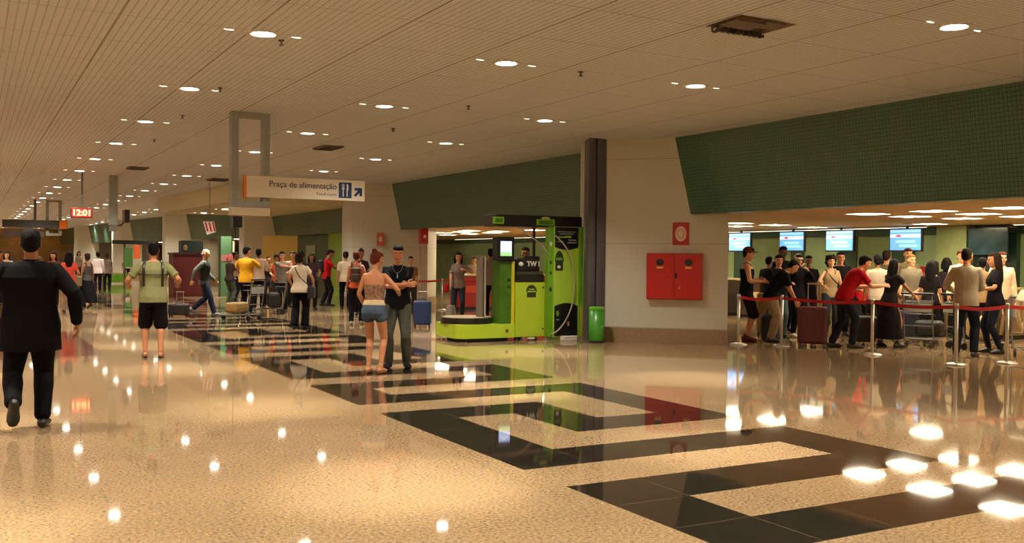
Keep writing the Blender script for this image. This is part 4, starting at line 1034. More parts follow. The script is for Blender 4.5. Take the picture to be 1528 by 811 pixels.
        tube(bm, [pt_(-.062, .034), pt_(-.03, .036), pt_(.03, .038), pt_(.09, .030), (pt_(.145, .022)), pt_(.18, .018)], [(.027 + inf, .030 + inf), (.033 + inf, .036 + inf), (.036 + inf, .038 + inf), (.043 + inf, .029 + inf), (.043 + inf, .021 + inf), (.03 + inf, .016 + inf)], side=sd, n=14)
        tube(bm, [a + Vector((0, 0, .02)), pt_(0, .045)], [(.037 + inf * .6,) * 2, (.034 + inf * .6, .034 + inf * .6)], side=sd, n=12)
    # ---- the body, one surface
    bm = bmesh.new()
    ringset(bm, -.13, .55, 0)
    for i in (0, 1):
        arm(bm, i, 0, 2, 0); leg(bm, i, 0, 2, 0); foot(bm, i, 0)
        d = (W[i] - El[i]).normalized()
        inward = Vector((-1, 0, 0)) if i == 0 else Vector((1, 0, 0))
        n_ = (nr, nl)[i]
        if n_: n_ = Vector(n_)
        else:
            n_ = inward + Vector((0, 0, -.6 if abs(d.z) < .7 else 0)) 
            if abs(d.dot(n_.normalized())) > .85: n_ = Vector((0, -1, -.3))
        n_ = (n_ - d * n_.dot(d)).normalized()
        t_ = d.cross(n_) if i == 0 else n_.cross(d)
        hand(bm, W[i], d, n_, t_)
    tube(bm, [pn - upn * .03, pn + upn * .02, Mh @ Vector((0, -.012, .03)), Mh @ Vector((0, -.018, .07))], [(.062, .06), (.055, .055), (.05, .052), (.05, .054)] if sex == 'm' else [(.052, .05), (.045, .045), (.042, .045), (.044, .05)], n=14)
    hb = bmesh.new()
    tube(hb, [Vector((0, cy, z)) for z, a, b, cy in HEADR], [(a, b) for z, a, b, cy in HEADR], n=20)
    tube(hb, [(0, .088, .128), (0, .103, .105), (0, .113, .088), (0, .104, .080)], [(.008, .008), (.011, .010), (.016, .011), (.014, .008)], n=10)      # nose
    tube(hb, [(-.05, .078, .140), (-.02, .094, .143), (.02, .094, .143), (.05, .078, .140)], [.009] * 4, side=Vector((0, 0, 1)), n=8)   # brow
    tube(hb, [(-.022, .084, .056), (0, .094, .057), (.022, .084, .056)], [.008, .011, .008], side=Vector((0, 0, 1)), n=8)   # lips
    ellipsoid(hb, (0, .068, .018), (.026, .022, .018))
    for sx in (-1, 1): ellipsoid(hb, (sx * .077, -.008, .108), (.010, .020, .032)); ellipsoid(hb, (sx * .045, .062, .085), (.02, .02, .02))
    for v in hb.verts: v.co = Mh @ v.co
    tmpm = bpy.data.meshes.new('t'); hb.to_mesh(tmpm); hb.free(); bm.from_mesh(tmpm); bpy.data.meshes.remove(tmpm)
    for v in bm.verts: v.co *= s
    me = remesh(bm, vox, 1)
    me.materials.clear(); me.materials.append(SK[skin]); me.name = 'person'
    o = bpy.data.objects.new('person', me); link(o); o.location = (x, y, 0); o.rotation_euler[2] = -R(heading)
    tag(o, label, 'person', group)
    # lowest point rests on the floor
    seed = abs(hash((round(x, 2), round(y, 2)))) % 97
    def put(name, bm, m, v=None, smooth=2, wr_=0.):
        for q in bm.verts: q.co *= s
        return solid(name, bm, v or vox, m, o, smooth, wr_, seed)
    tm = tm or fab(30, 30, 34); bmt = bmt or fab(26, 26, 32); shm = shm or M_BLACK
    # ---- bottom
    bm = bmesh.new()
    wv = .005
    if bot in ('trousers', 'wide', 'slim'):
        ringset(bm, -.14, .075, .011 if bot != 'slim' else .007)
        inf = {'trousers': .016, 'wide': .022, 'slim': .008}[bot]; hem = {'trousers': .012, 'wide': .04, 'slim': .004}[bot]; ik_ = {'trousers': .064, 'wide': .098, 'slim': .05}[bot]
        for i in (0, 1): leg(bm, i, 0, 1.96, inf, hem, ik_)
        put('trousers', bm, bmt, wr_=wv)
    elif bot in ('shorts', 'hotpants', 'bermuda'):
        ringset(bm, -.14, .06 if bot != 'hotpants' else .045, .012)
        for i in (0, 1): leg(bm, i, 0, {'shorts': .72, 'bermuda': .98, 'hotpants': .24}[bot], .018 if bot != 'hotpants' else .012, .03 if bot != 'hotpants' else .008)
        put('shorts', bm, bmt, wr_=wv * .8)
    elif bot in ('skirt', 'longskirt'):
        zb = .42 if bot == 'skirt' else .17
        c = (ank[0] + ank[1]) / 2; sx = abs(ank[0].x - ank[1].x) / 2 + .13; sy = abs(ank[0].y - ank[1].y) / 2 + .16
        pts = [P + Vector((0, 0, .07)), P + Vector((0, 0, 0)), P + Vector((0, 0, -.1)), P.lerp(Vector((c.x, c.y, zb)), .5) , Vector((c.x, c.y, zb))]
        rad = [(.15, .11), (.178, .13), (.19, .145), ((.19 + sx) / 2 + .01, (.16 + sy) / 2), (sx, sy)]
        tube(bm, pts, rad, n=20, round_ends=False); put('skirt', bm, bmt, wr_=.009)
    # ---- top
    bm = bmesh.new(); wv = .004
    if top in ('tshirt', 'polo', 'blouse', 'longshirt', 'jacket', 'sweater'):
        h0 = {'tshirt': -.09, 'polo': -.08, 'blouse': -.10, 'longshirt': -.10, 'jacket': -.24, 'sweater': -.06}[top]; e = {'jacket': .026, 'sweater': .022}.get(top, .017)
        ringset(bm, h0, .535 if top != 'jacket' else .545, e, extra=(lambda h: max(0, .012 * (.25 - h) / .35)) if top != 'polo' else (lambda h: max(0, .008 * (.2 - h) / .3)), hold=True)
        f1 = {'tshirt': .62, 'polo': .58, 'blouse': .45, 'longshirt': 1.95, 'jacket': 1.93, 'sweater': 1.95}[top]
        for i in (0, 1): arm(bm, i, 0, f1, .014 if f1 < 1 else (.016 if top != 'jacket' else .022), .012 if f1 < 1 else .006)
        nm = {'tshirt': 't_shirt', 'polo': 'polo_shirt', 'blouse': 'blouse', 'longshirt': 'shirt', 'jacket': 'jacket', 'sweater': 'sweater'}[top]
        put(nm, bm, tm, wr_=wv * (1.6 if top != 'polo' else 1.2))
        if top in ('polo', 'longshirt', 'jacket'):
            bm = bmesh.new(); c0, u0, s0, f0 = frame(.545)
            pts = [c0 + s0 * .062 * math.cos(t) + f0 * (.062 * math.sin(t) - .004) + u0 * (.005 - .018 * max(0, math.sin(t))) for t in [2 * math.pi * j / 18 for j in range(19)]]
            tube(bm, pts, [(.012, .012)] * 19, side=Vector((0, 0, 1)), n=8, round_ends=False); put('collar', bm, tm if top != 'jacket' else fab(14, 14, 18))
    elif top == 'tank':
        ringset(bm, -.08, .42, .014)
        for sx in (1, -1):
            pts = []
            for fy, h in ((.085, .40), (.06, .50), (.0, .535), (-.06, .515), (-.085, .42)):
                c0, u0, s0, f0 = frame(h); pts.append(c0 + s0 * sx * .085 + f0 * fy)
            tube(bm, pts, [(.028, .012)] * 5, side=Vector((1, 0, 0)), n=10)
        put('tank_top', bm, tm, wr_=wv)
    elif top == 'strapless':
        ringset(bm, .10, .335, .012); put('strapless_top', bm, tm, wr_=wv)
    # ---- shoes
    if shoe == 'shoe':
        for i in (0, 1):
            bm = bmesh.new(); foot(bm, i, .010); put('shoe', bm, shm)
    elif shoe == 'sandal':
        for i in (0, 1):
            bm = bmesh.new(); foot(bm, i, 0, flat=True); put('sandal', bm, shm, v=.006, smooth=1)
    # ---- hair
    hmt = HAIR[hm] if isinstance(hm, str) else hm
    if hair != 'bald':
        hb = bmesh.new()
        if hair in ('short', 'cap', 'long', 'ponytail', 'bun', 'bob'):
            ellipsoid(hb, (0, -.006, .190), (.080, .103, .056), seg=20); ellipsoid(hb, (0, -.030, .150), (.0825, .092, .091), seg=20); ellipsoid(hb, (0, -.055, .105), (.072, .060, .075))
            for sx in (-1, 1): ellipsoid(hb, (sx * .062, -.03, .115), (.0185, .045, .045))
        if hair in ('long', 'bob'):
            e = .0 if hair == 'long' else .16
            tube(hb, [(0, -.05, .17), (0, -.075, .08), (0, -.085, -.02), (0, -.095, -.14 + e), (0, -.095, -.27 + e * 1.3)], [(.08, .055), (.092, .05), (.098, .04), (.09, .035), (.05, .022)], n=16)
            for sx in (-1, 1): tube(hb, [(sx * .07, -.01, .16), (sx * .085, -.02, .08), (sx * .088, -.03, .0), (sx * .08, -.045, -.1 + e)], [.028, .03, .03, .02], n=10)
        if hair == 'ponytail':
            ellipsoid(hb, (0, -.125, .15), (.032, .03, .032)); tube(hb, [(0, -.13, .15), (0, -.165, .09), (0, -.16, .0), (0, -.14, -.09)], [.022, .032, .03, .01], n=10)
        if hair == 'bun': ellipsoid(hb, (0, -.075, .235), (.045, .045, .04))
        if hair == 'curly':
            rn = random.Random(seed)
            ellipsoid(hb, (0, -.006, .182), (.098, .112, .078)); ellipsoid(hb, (0, -.035, .148), (.10, .105, .10)); ellipsoid(hb, (0, -.06, .09), (.10, .07, .10))
            for _ in range(60):
                a = rn.uniform(0, 2 * math.pi); z = rn.uniform(-.01, .25)
                if math.sin(a) > .25 and z < .19: continue
                rr = .102 * math.sqrt(max(.1, 1 - ((z - .13) / .16) ** 2)); ellipsoid(hb, (rr * math.cos(a), rr * math.sin(a) - .025, z), (.026, .026, .026), seg=8)
        if hair == 'fringe':
            ellipsoid(hb, (0, -.045, .10), (.081, .08, .06)); 
            for sx in (-1, 1): ellipsoid(hb, (sx * .066, -.03, .115), (.018, .045, .03))
        for v in hb.verts: v.co = Mh @ v.co
        put('hair', hb, hmt, v=.0065, smooth=2, wr_=.006)
        if hair == 'cap':
            hb = bmesh.new(); ellipsoid(hb, (0, -.012, .17), (.090, .108, .085)); ellipsoid(hb, (0, .11, .165), (.062, .07, .010))
            for v in hb.verts: v.co = Mh @ v.co
            put('cap', hb, shm if shm != M_BLACK else fab(60, 46, 40), v=.0075, smooth=1)
    if face:
        for sx in (-1, 1):
            hb = bmesh.new(); ellipsoid(hb, (sx * .031, .0845, .119), (.0135, .008, .0075), seg=12)
            for v in hb.verts: v.co = (Mh @ v.co) * s
            e = finish('eye', hb, M_WHITE if near else HAIR['black'], o, smooth=True)
            if near:
                hb = bmesh.new(); ellipsoid(hb, (sx * .031, .0905, .119), (.006, .004, .006), seg=10)
                for v in hb.verts: v.co = (Mh @ v.co) * s
                finish('pupil', hb, HAIR['black'], e, smooth=True)
            hb = bmesh.new(); tube(hb, [(sx * .018, .1015, .142), (sx * .034, .0965, .147), (sx * .050, .084, .141)], [(.004, .003)] * 3, side=Vector((0, 0, 1)), n=6)
            for v in hb.verts: v.co = (Mh @ v.co) * s
            finish('eyebrow', hb, hmt, o)
        hb = bmesh.new(); tube(hb, [(-.020, .0915, .0565), (0, .1045, .0575), (.020, .0915, .0565)], [(.005, .003)] * 3, side=Vector((0, 0, 1)), n=6)
        for v in hb.verts: v.co = (Mh @ v.co) * s
        finish('mouth', hb, mat('lips', rgb(150, 74, 62), .5), o)
    sk = dict(Sh=Sh, El=El, W=W, Hp=Hp, Kn=Kn, ank=ank, frame=frame, Mh=Mh, s=s, o=o, P=P, ringset=ringset, put=put, sw=sw)
    return o, sk
def world(sk, v):
    o = sk['o']; c, s_ = math.cos(o.rotation_euler[2]), math.sin(o.rotation_euler[2]); v = Vector(v) * sk['s']
    return Vector((o.location.x + v.x * c - v.y * s_, o.location.y + v.x * s_ + v.y * c, v.z))
def handbag(sk, v, size, m, label, strap_to=None, cat='handbag'):
    p = world(sk, v); t = empty('handbag', p, sk['o'].rotation_euler[2], label=label, cat=cat)
    a, b, c = size
    bm = bmesh.new(); box(bm, -a / 2, a / 2, -b / 2, b / 2, -c / 2, c / 2, min(a, b, c) * .3); finish('body', bm, m, t)
    if strap_to:
        q = (Vector(strap_to) - Vector(v)) * sk['s']
        bm = bmesh.new()
        c1 = smooth_curve([(0, b * .3, c * .45), (q.x * .5 + (.04 if q.x >= 0 else -.04), q.y * .5 + .11 * (1 if q.y >= 0 else 1), q.z * .6), (q.x, q.y, q.z)]); tube(bm, c1, [(.012, .004)] * len(c1), n=6)
        c1 = smooth_curve([(0, -b * .3, c * .45), (q.x * .5 + (.04 if q.x >= 0 else -.04), q.y * .5 - .13, q.z * .6), (q.x, q.y, q.z)]); tube(bm, c1, [(.012, .004)] * len(c1), n=6)
        finish('strap', bm, m, t)
    return t
def backpack(sk, m, label, size=(.30, .16, .42)):
    c0, u0, s0, f0 = sk['frame'](.27); v = c0 - f0 * (.125 + size[1] / 2)
    t = empty('backpack', world(sk, v), sk['o'].rotation_euler[2], label=label, cat='backpack')
    a, b, c = size
    bm = bmesh.new(); box(bm, -a / 2, a / 2, -b / 2, b / 2, -c / 2, c / 2, .055); finish('body', bm, m, t)
    bm = bmesh.new(); box(bm, -a * .38, a * .38, -b / 2 - .04, -b / 2 + .03, -c * .4, c * .05, .025); finish('pocket', bm, m, t)
    for sx in (-1, 1):
        bm = bmesh.new(); pts = []
        for fy, h in ((-.13, .40), (-.07, .50), (.0, .555), (.085, .48), (.13, .34), (.08, .20), (-.12, .15)):
            cc, uu, ss, ff = sk['frame'](h); pts.append((cc + ss * sx * (.105 if h > .3 else .15) + ff * fy - v) * sk['s'])
        pts = smooth_curve(pts, 4); tube(bm, pts, [(.020, .007)] * len(pts), n=8); finish('strap', bm, m, t)
    return t

# walking feet: (x, y, lift, yaw, heel pitch) in body units
STEP_R = dict(fr=(.09, .26, 0, 4, -8), fl=(-.09, -.30, .10, -4, 38))
STEP_L = dict(fl=(-.09, .26, 0, -4, -8), fr=(.09, -.30, .10, 4, 38))
SHOLD = dict(wr=(.14, .30, 1.08), wl=(-.14, .30, 1.08))
# --- near figures
o, sk = person('man in a black suit walking away, seen from behind at far left', .48, 9.78, 4, 1.80, wr=(.375, -.05, .93), wl=(-.42, .10, .95), pr=(.8, -.8, 0), pl=(-.8, -.8, 0), fr=(.10, .04, 0, 8, 0), fl=(-.12, -.30, .17, -6, 52), top='jacket', tm=fab(9, 8, 10), bot='trousers', bmt=fab(8, 7, 9), shm=mat('shoe_black', rgb(10, 9, 9), .4), skin='brown', near=True, bulk=1.26, hair='short')
o, sk = person('man in a sage green T-shirt and black knee shorts walking away in flip flops', 2.46, 15.73, 9, 1.77, wr=(.37, .20, 1.12), wl=(-.36, .22, 1.10), pr=(.75, -.5, -.8), pl=(-.75, -.5, -.8), fr=(.11, -.03, 0, 8, 0), fl=(-.11, .03, 0, -6, 0), top='tshirt', tm=fab(132, 132, 92), bot='bermuda', bmt=fab(17, 17, 20), shoe='sandal', skin='tan', near=True, bulk=1.14)
bm = bmesh.new()
fr_ = sk['frame']; sw = .2
for h in (.335,):
    pts = []
    for j in range(19):
        al = 2 * math.pi * j / 18; c0, u0, s0, f0 = fr_(h); pts.append(c0 + s0 * .222 * math.cos(al) + f0 * .158 * math.sin(al))
    tube(bm, pts, [(.010, .005)] * 19, side=Vector((0, 0, 1)), n=8, round_ends=False)
sk['put']('carrier_strap', bm, M_BLACK, v=.006, smooth=0)
for sx in (-1, 1):
    bm = bmesh.new(); pts = []
    for fy, h in ((-.10, .16), (-.135, .26), (-.145, .36), (-.12, .46), (-.03, .545), (.08, .50), (.14, .38)):
        c0, u0, s0, f0 = fr_(h); pts.append(c0 + s0 * sx * (.135 if h < .5 else .12) + f0 * fy)
    pts = smooth_curve(pts, 4); tube(bm, pts, [(.022, .007)] * len(pts), n=8); sk['put']('shoulder_strap', bm, M_BLACK, v=.0065, smooth=0)
o, sk = person('man in a dark waistcoat and jeans with a bald forehead, walking right', 5.31, 25.9, 112, 1.73, wr=(.30, -.25, .95), wl=(-.24, .22, .95), head=(8, 10), **STEP_R, top='longshirt', tm=fab(88, 92, 84), bot='trousers', bmt=denim(36, 44, 62), shm=fab(120, 120, 120), hair='fringe', hm='grey', skin='light', face=True, bulk=1.04)
bm = bmesh.new(); sk['ringset'](bm, -.07, .50, .026); sk['put']('waistcoat', bm, fab(38, 42, 42), wr_=.003)
# the couple
o, sk = person('woman in a strapless patterned top and denim hot pants facing the man in black polo', 4.80, 12.48, 40, 1.66, 'f', lean=5, wr=(.28, .30, 1.16), wl=(-.17, .12, .93), pr=(.7, -.8, -.4), pl=(-.8, -.8, 0), head=(22, 12), fr=(.11, .0, 0, 8, 0), fl=(-.08, .02, 0, -8, 0), top='strapless', tm=mat('patterned_cloth', rgb(130, 96, 74), .8, var=.6, scale=30), bot='hotpants', bmt=denim(66, 84, 106), shoe='sandal', shm=fab(150, 100, 60), hair='bun', hm='auburn', skin='tan', near=True, face=True)
bm = bmesh.new(); sk['ringset'](bm, .045, .12, .017); sk['put']('waist_sash', bm, fab(206, 184, 146), wr_=.004)
o, sk = person('man in a black polo shirt and grey jeans with crossed arms', 5.32, 12.90, 206, 1.745, lean=-2, wr=(-.13, .235, 1.20), wl=(.16, .215, 1.17), pr=(.9, -.1, -.35), pl=(-.9, -.1, -.35), nr=(0, -1, 0), nl=(0, -1, 0), head=(-4, 6), fr=(.12, .02, 0, 14, 0), fl=(-.13, -.02, 0, -14, 0), top='polo', tm=fab(17, 17, 23), bot='trousers', bmt=denim(74, 76, 68), shm=fab(26, 25, 28), hair='short', hm='black', skin='tan', near=True, face=True, bulk=1.03)
bm = bmesh.new(); c0, u0, s0, f0 = sk['frame'](.40); pp = c0 + f0 * .148
tube(bm, [pp + u0 * .03, pp, pp - u0 * .035], [.004, .009, .012], n=8); sk['put']('pendant', bm, mat('pendant_blue', rgb(120, 150, 170), .4), v=.004, smooth=0)
bm = bmesh.new(); pts = []
for k in range(13):
    al = math.pi * k / 12; pts.append(c0 + s0 * .07 * math.cos(al) + u0 * (.14 - .11 * math.sin(al)) + f0 * (.06 + .095 * math.sin(al)))
tube(bm, pts, [.0035] * 13, n=6); sk['put']('neck_cord', bm, fab(150, 140, 120), v=.0035, smooth=0)

# --- left hall
o, sk = person('woman in a coral red top with long black hair behind the suited man', 2.29, 28.22, 0, 1.63, 'f', **STEP_L, wr=(.22, .2, 1.05), top='blouse', tm=fab(222, 84, 66), bot='slim', bmt=fab(160, 128, 104), hair='long', hm='black', skin='tan')
bm = bmesh.new(); sk['ringset'](bm, -.05, .02, .02); sk['put']('belt', bm, fab(216, 190, 160))
o, sk = person('woman in a grey top and swinging long black skirt', 3.0, 30.83, -30, 1.60, 'f', fr=(.10, .28, 0, 4, -6), fl=(-.10, -.28, .05, -4, 25), top='tank', tm=fab(70, 68, 66), bot='longskirt', bmt=fab(15, 14, 17), hair='short', hm='brown', skin='brown')
handbag(sk, (-.30, .05, .86), (.12, .26, .30), fab(120, 106, 76), 'grey brown shoulder bag of the woman in the long black skirt', (-.17, 0, 1.45))
o, sk = person('man in a white shirt walking away in the middle distance', 4.57, 42.93, 2, 1.66, **STEP_R, top='longshirt', tm=fab(230, 214, 206), bmt=fab(28, 24, 30), skin='brown')
o, sk = person('woman in a patterned top and dark trousers beside the man in white', 5.0, 43.6, 8, 1.62, 'f', top='blouse', tm=mat('grey_pattern', rgb(120, 104, 90), .8, var=.5, scale=24), bmt=fab(36, 26, 30), hair='ponytail', hm='brown', skin='brown')
o, sk = person('man in a white shirt standing beyond the green barrier', 7.6, 57.5, 0, 1.66, top='tshirt', tm=fab(200, 186, 160), bmt=fab(24, 22, 26), skin='brown')
o, sk = person('person in a rust red shirt partly hidden by the suited man', 2.15, 31.6, 190, 1.62, 'f', top='tshirt', tm=fab(150, 66, 44), bmt=fab(60, 34, 40), hair='long', hm='brown', skin='tan', **SHOLD)
o, sk = person('person in a pale shirt at the far left edge', 1.05, 35.5, 175, 1.62, 'f', top='tshirt', tm=fab(190, 166, 140), bmt=fab(50, 40, 40), hair='bob', hm='brown', skin='light')
o, sk = person('person in a maroon shirt at the far left edge', .78, 33.3, 120, 1.64, top='tshirt', tm=fab(96, 40, 36), bmt=fab(40, 34, 40), skin='tan')
for i, (X, Y, hd, c) in enumerate([(3.6, 52, 10, (120, 70, 50)), (4.4, 55, 190, (60, 60, 66)), (5.4, 60, 160, (150, 130, 110)), (3.2, 61, 20, (90, 40, 40)), (5.9, 66, 0, (200, 190, 170)), (2.6, 48, 185, (110, 86, 60)), (1.6, 52, 20, (60, 50, 70))]):
    person('distant person in a %s top, %s of those far down the hall' % (['rust', 'dark grey', 'tan', 'maroon', 'white', 'brown', 'violet grey'][i], ['third', 'fourth', 'fifth', 'nearest but two', 'farthest', 'nearest', 'leftmost'][i]), X, Y, hd, 1.68 + .02 * (i % 3), 'm' if i % 2 else 'f', top='tshirt', tm=fab(*c), bmt=fab(34, 30, 36), hair='short' if i % 2 else 'long', hm='brown', skin='tan', group='people far down the hall')
# --- middle group
o, sk = person('woman with a pink head wrap and dark top left of the man in yellow', 7.17, 31.2, 60, 1.60, 'f', wr=(.24, .35, 1.0), wl=(-.18, .33, 1.0), top='tshirt', tm=fab(60, 44, 40), bot='trousers', bmt=fab(70, 78, 60), hair='curly', hm=mat('pink_wrap', rgb(206, 110, 106), .8), skin='brown')
o, sk = person('person in a black and white shirt half hidden by the man in yellow', 7.72, 32.9, 100, 1.68, top='longshirt', tm=fab(186, 166, 140), bmt=fab(30, 34, 52), wr=(.2, .34, 1.1), wl=(-.16, .36, 1.12), skin='brown')
o, sk = person('man in a bright yellow T-shirt seen from behind', 6.44, 26.13, 40, 1.80, wr=(.12, .30, 1.28), wl=(-.16, .30, 1.22), pr=(.9, -.3, -.4), pl=(-.9, -.3, -.4), head=(30, 5), top='tshirt', tm=fab(226, 164, 36), bot='trousers', bmt=fab(22, 22, 30), hair='short', skin='tan', bulk=1.08)
o, sk = person('man in a pale shirt and black trousers right of the man in yellow', 7.4, 28.6, 20, 1.78, wr=(.2, .3, 1.15), wl=(-.3, .2, 1.25), top='longshirt', tm=fab(206, 176, 148), bmt=fab(17, 16, 18), skin='brown')
bm = bmesh.new(); sk['ringset'](bm, -.10, -.02, .032); sk['put']('shirt_tail', bm, fab(226, 214, 196), wr_=.004)
o, sk = person('small dark clothed person between the pale shirt and the orange blouse', 8.07, 30.0, 200, 1.56, 'f', top='tshirt', tm=fab(44, 38, 36), bmt=fab(30, 28, 32), hair='short', hm='brown', skin='tan')
o, sk = person('woman in an orange blouse with dark hair behind the red panelled trolley', 8.11, 29.15, 200, 1.62, 'f', top='blouse', tm=fab(196, 96, 60), bmt=fab(50, 40, 36), hair='curly', hm='black', skin='tan', face=True, **SHOLD)
o, sk = person('man in a grey T-shirt pointing across, behind the trolley', 7.62, 26.9, 195, 1.70, wr=(-.25, .45, 1.30), wl=(-.2, .3, 1.15), pr=(.5, -.2, -.8), top='tshirt', tm=fab(110, 100, 90), bmt=fab(26, 34, 36), hair='short', skin='tan', face=True)
o, sk = person('man in an orange tank top behind the woman in the white blouse', 8.62, 29.3, 170, 1.72, top='tank', tm=fab(206, 92, 48), bmt=fab(34, 30, 32), hair='short', hm='brown', skin='light', face=True)
o, sk = person('woman in a white short sleeved blouse and wide black trousers, seen from behind', 6.26, 20.72, 30, 1.66, 'f', lean=2, wr=(.26, .26, 1.05), wl=(-.24, .2, 1.0), head=(20, 4), fr=(.10, .10, 0, 8, 0), fl=(-.10, -.08, .0, -6, 0), top='blouse', tm=fab(226, 208, 182), bot='wide', bmt=fab(14, 13, 18), hair='curly', hm='brown', skin='tan', bulk=1.05)
handbag(sk, (.27, .02, .84), (.14, .30, .26), M_BLK, 'black handbag on the hip of the woman in the white blouse', (-.10, -.10, 1.42))
o, sk = person('woman in dark clothes with black hair right of the white blouse', 8.84, 28.1, 190, 1.66, 'f', wr=(.14, .3, 1.2), wl=(-.2, .3, 1.1), top='blouse', tm=fab(62, 44, 50), bmt=fab(26, 22, 26), hair='long', hm='black', skin='brown', face=True)
o, sk = person('man in a red T-shirt with a black backpack reaching out to the right', 9.89, 29.87, 112, 1.80, lean=6, wr=(.14, .50, 1.18), wl=(-.2, .45, 1.15), pr=(.3, -.3, -1), fr=(.12, .08, 0, 6, 0), fl=(-.10, -.14, 0, -6, 0), head=(0, 22), top='tshirt', tm=fab(190, 26, 36), bmt=fab(24, 24, 32), hair='short', skin='brown')
backpack(sk, M_BLK, 'black backpack worn by the man in the red T-shirt')
o, sk = person('person in a white T-shirt and black trousers left of the woman in orange', 9.79, 27.8, 20, 1.72, 'm', wr=(.2, .2, 1.0), top='tshirt', tm=fab(224, 204, 176), bmt=fab(15, 14, 17), hair='short', hm='brown', skin='tan')
o, sk = person('woman in an orange top and black trousers behind the bare shouldered woman', 7.83, 21.5, 25, 1.70, 'f', wr=(.2, .2, 1.0), fr=(.12, .05, 0, 10, 0), fl=(-.10, -.1, 0, -6, 0), top='tank', tm=fab(206, 92, 56), bot='trousers', bmt=fab(16, 15, 20), hair='short', hm='auburn', skin='tan', shm=fab(150, 140, 130))
backpack(sk, mat('bag_brown', rgb(70, 44, 30), .6), 'small brown backpack worn by the woman in the orange top', (.24, .10, .34))
o, sk = person('tall person with a black topknot in dark clothes behind the bare shouldered woman', 9.2, 24.9, 200, 1.78, 'f', top='blouse', tm=fab(54, 34, 34), bmt=fab(20, 18, 22), hair='bun', hm='black', skin='brown', face=True)
o, sk = person('person glimpsed behind the right shoulder of the man in the black polo', 10.3, 24.1, 200, 1.60, 'f', top='tshirt', tm=fab(120, 84, 50), bmt=fab(50, 40, 36), hair='short', hm='brown', skin='tan', face=True)
# --- behind the booth
o, sk = person('woman with long dark hair in a grey top and jeans behind the turntable', 10.55, 21.7, 205, 1.72, 'f', twist=4, wr=(.20, .18, .92), wl=(-.18, .22, 1.30), pl=(-.9, -.2, -.5), head=(-10, 6), top='tshirt', tm=fab(124, 106, 96), bot='slim', bmt=denim(38, 46, 60), hair='long', hm='brown', skin='tan', face=True)
bm = bmesh.new(); sk['ringset'](bm, -.01, .03, .022); sk['put']('belt', bm, fab(190, 176, 150))
handbag(sk, (.30, .0, .84), (.12, .26, .22), fab(150, 24, 26), 'red handbag held by the woman with long dark hair')
o, sk = person('person in a white shirt leaning on the red counter behind the booth', 14.05, 27.7, 215, 1.66, 'm', lean=24, wr=(.10, .45, 1.12), wl=(-.2, .42, 1.12), head=(10, -5), top='longshirt', tm=fab(236, 218, 186), bmt=fab(40, 40, 44), hair='short', hm='blond', skin='light', face=True)
o, sk = person('person in a taupe shirt and black trousers behind the booth mast', 11.83, 22.4, 30, 1.82, 'm', top='tshirt', tm=fab(126, 104, 92), bmt=fab(15, 14, 16), hair='short', hm='black', skin='brown')
o, sk = person('booth operator in dark grey sitting high behind the black counter', 9.85, 17.15, 215, 1.80, 'm', wr=(.14, .25, 1.15), wl=(-.14, .25, 1.15), top='tshirt', tm=fab(58, 56, 62), bmt=fab(24, 24, 26), hair='short', hm='black', skin='brown', face=True)
# --- the queue
o, sk = person('tall man in a black tank top and cap at the left end of the queue', 13.32, 14.48, 130, 1.84, head=(10, 8), wr=(.16, .28, 1.12), wl=(-.18, .24, 1.15), top='tank', tm=fab(16, 15, 18), bot='bermuda', bmt=fab(30, 24, 24), hair='cap', hm='black', skin='tan', shm=fab(96, 48, 34), bulk=1.08, face=True)
o, sk = person('man in a black T-shirt and khaki trousers bending forward over the belt line', 13.55, 14.05, 125, 1.74, lean=38, wr=(.12, .46, .78), wl=(-.16, .52, .80), head=(0, 25), top='tshirt', tm=fab(14, 13, 15), bot='trousers', bmt=fab(152, 130, 100), hair='short', hm='black', skin='tan', bulk=1.05)
o, sk = person('man in a black T-shirt with arms folded, behind the bending man', 14.52, 14.85, 205, 1.70, wr=(-.12, .24, 1.17), wl=(.14, .22, 1.14), pr=(.9, -.1, -.4), pl=(-.9, -.1, -.4), top='tshirt', tm=fab(16, 15, 18), bmt=denim(62, 78, 80), hair='short', hm='black', skin='tan', face=True, bulk=1.05)
o, sk = person('tall dark skinned man whose head rises above the queue', 15.87, 16.1, 200, 1.90, top='tshirt', tm=fab(22, 20, 24), bmt=fab(24, 24, 28), hair='short', hm='black', skin='dark')
o, sk = person('woman in black with a white cap lifting both hands to her face', 15.0, 14.8, 190, 1.72, 'f', wr=(.08, .22, 1.48), wl=(-.10, .24, 1.40), pr=(.7, -.1, -.8), pl=(-.7, -.1, -.8), head=(10, 10), top='longshirt', tm=fab(15, 14, 18), bmt=fab(14, 13, 16), hair='cap', hm='brown', shm=fab(226, 216, 196), skin='light', face=True)
o, sk = person('person in dark clothes between the white cap and the curly haired woman', 16.4, 15.85, 210, 1.70, 'm', top='tshirt', tm=fab(26, 20, 22), bmt=fab(26, 26, 30), hair='short', hm='brown', skin='brown', face=True)
o, sk = person('curly haired woman in a beige top holding the burgundy suitcase handle', 15.75, 14.6, 212, 1.70, 'f', wr=(.24, .34, 1.10), pr=(.6, -.8, -.2), wl=(-.2, .14, .95), top='tank', tm=fab(176, 150, 112), bmt=denim(52, 60, 66), hair='curly', hm='brown', skin='light', face=True)
handbag(sk, (-.22, .05, .95), (.10, .26, .22), M_BLK, 'black shoulder bag of the curly haired woman', (.12, .02, 1.45))
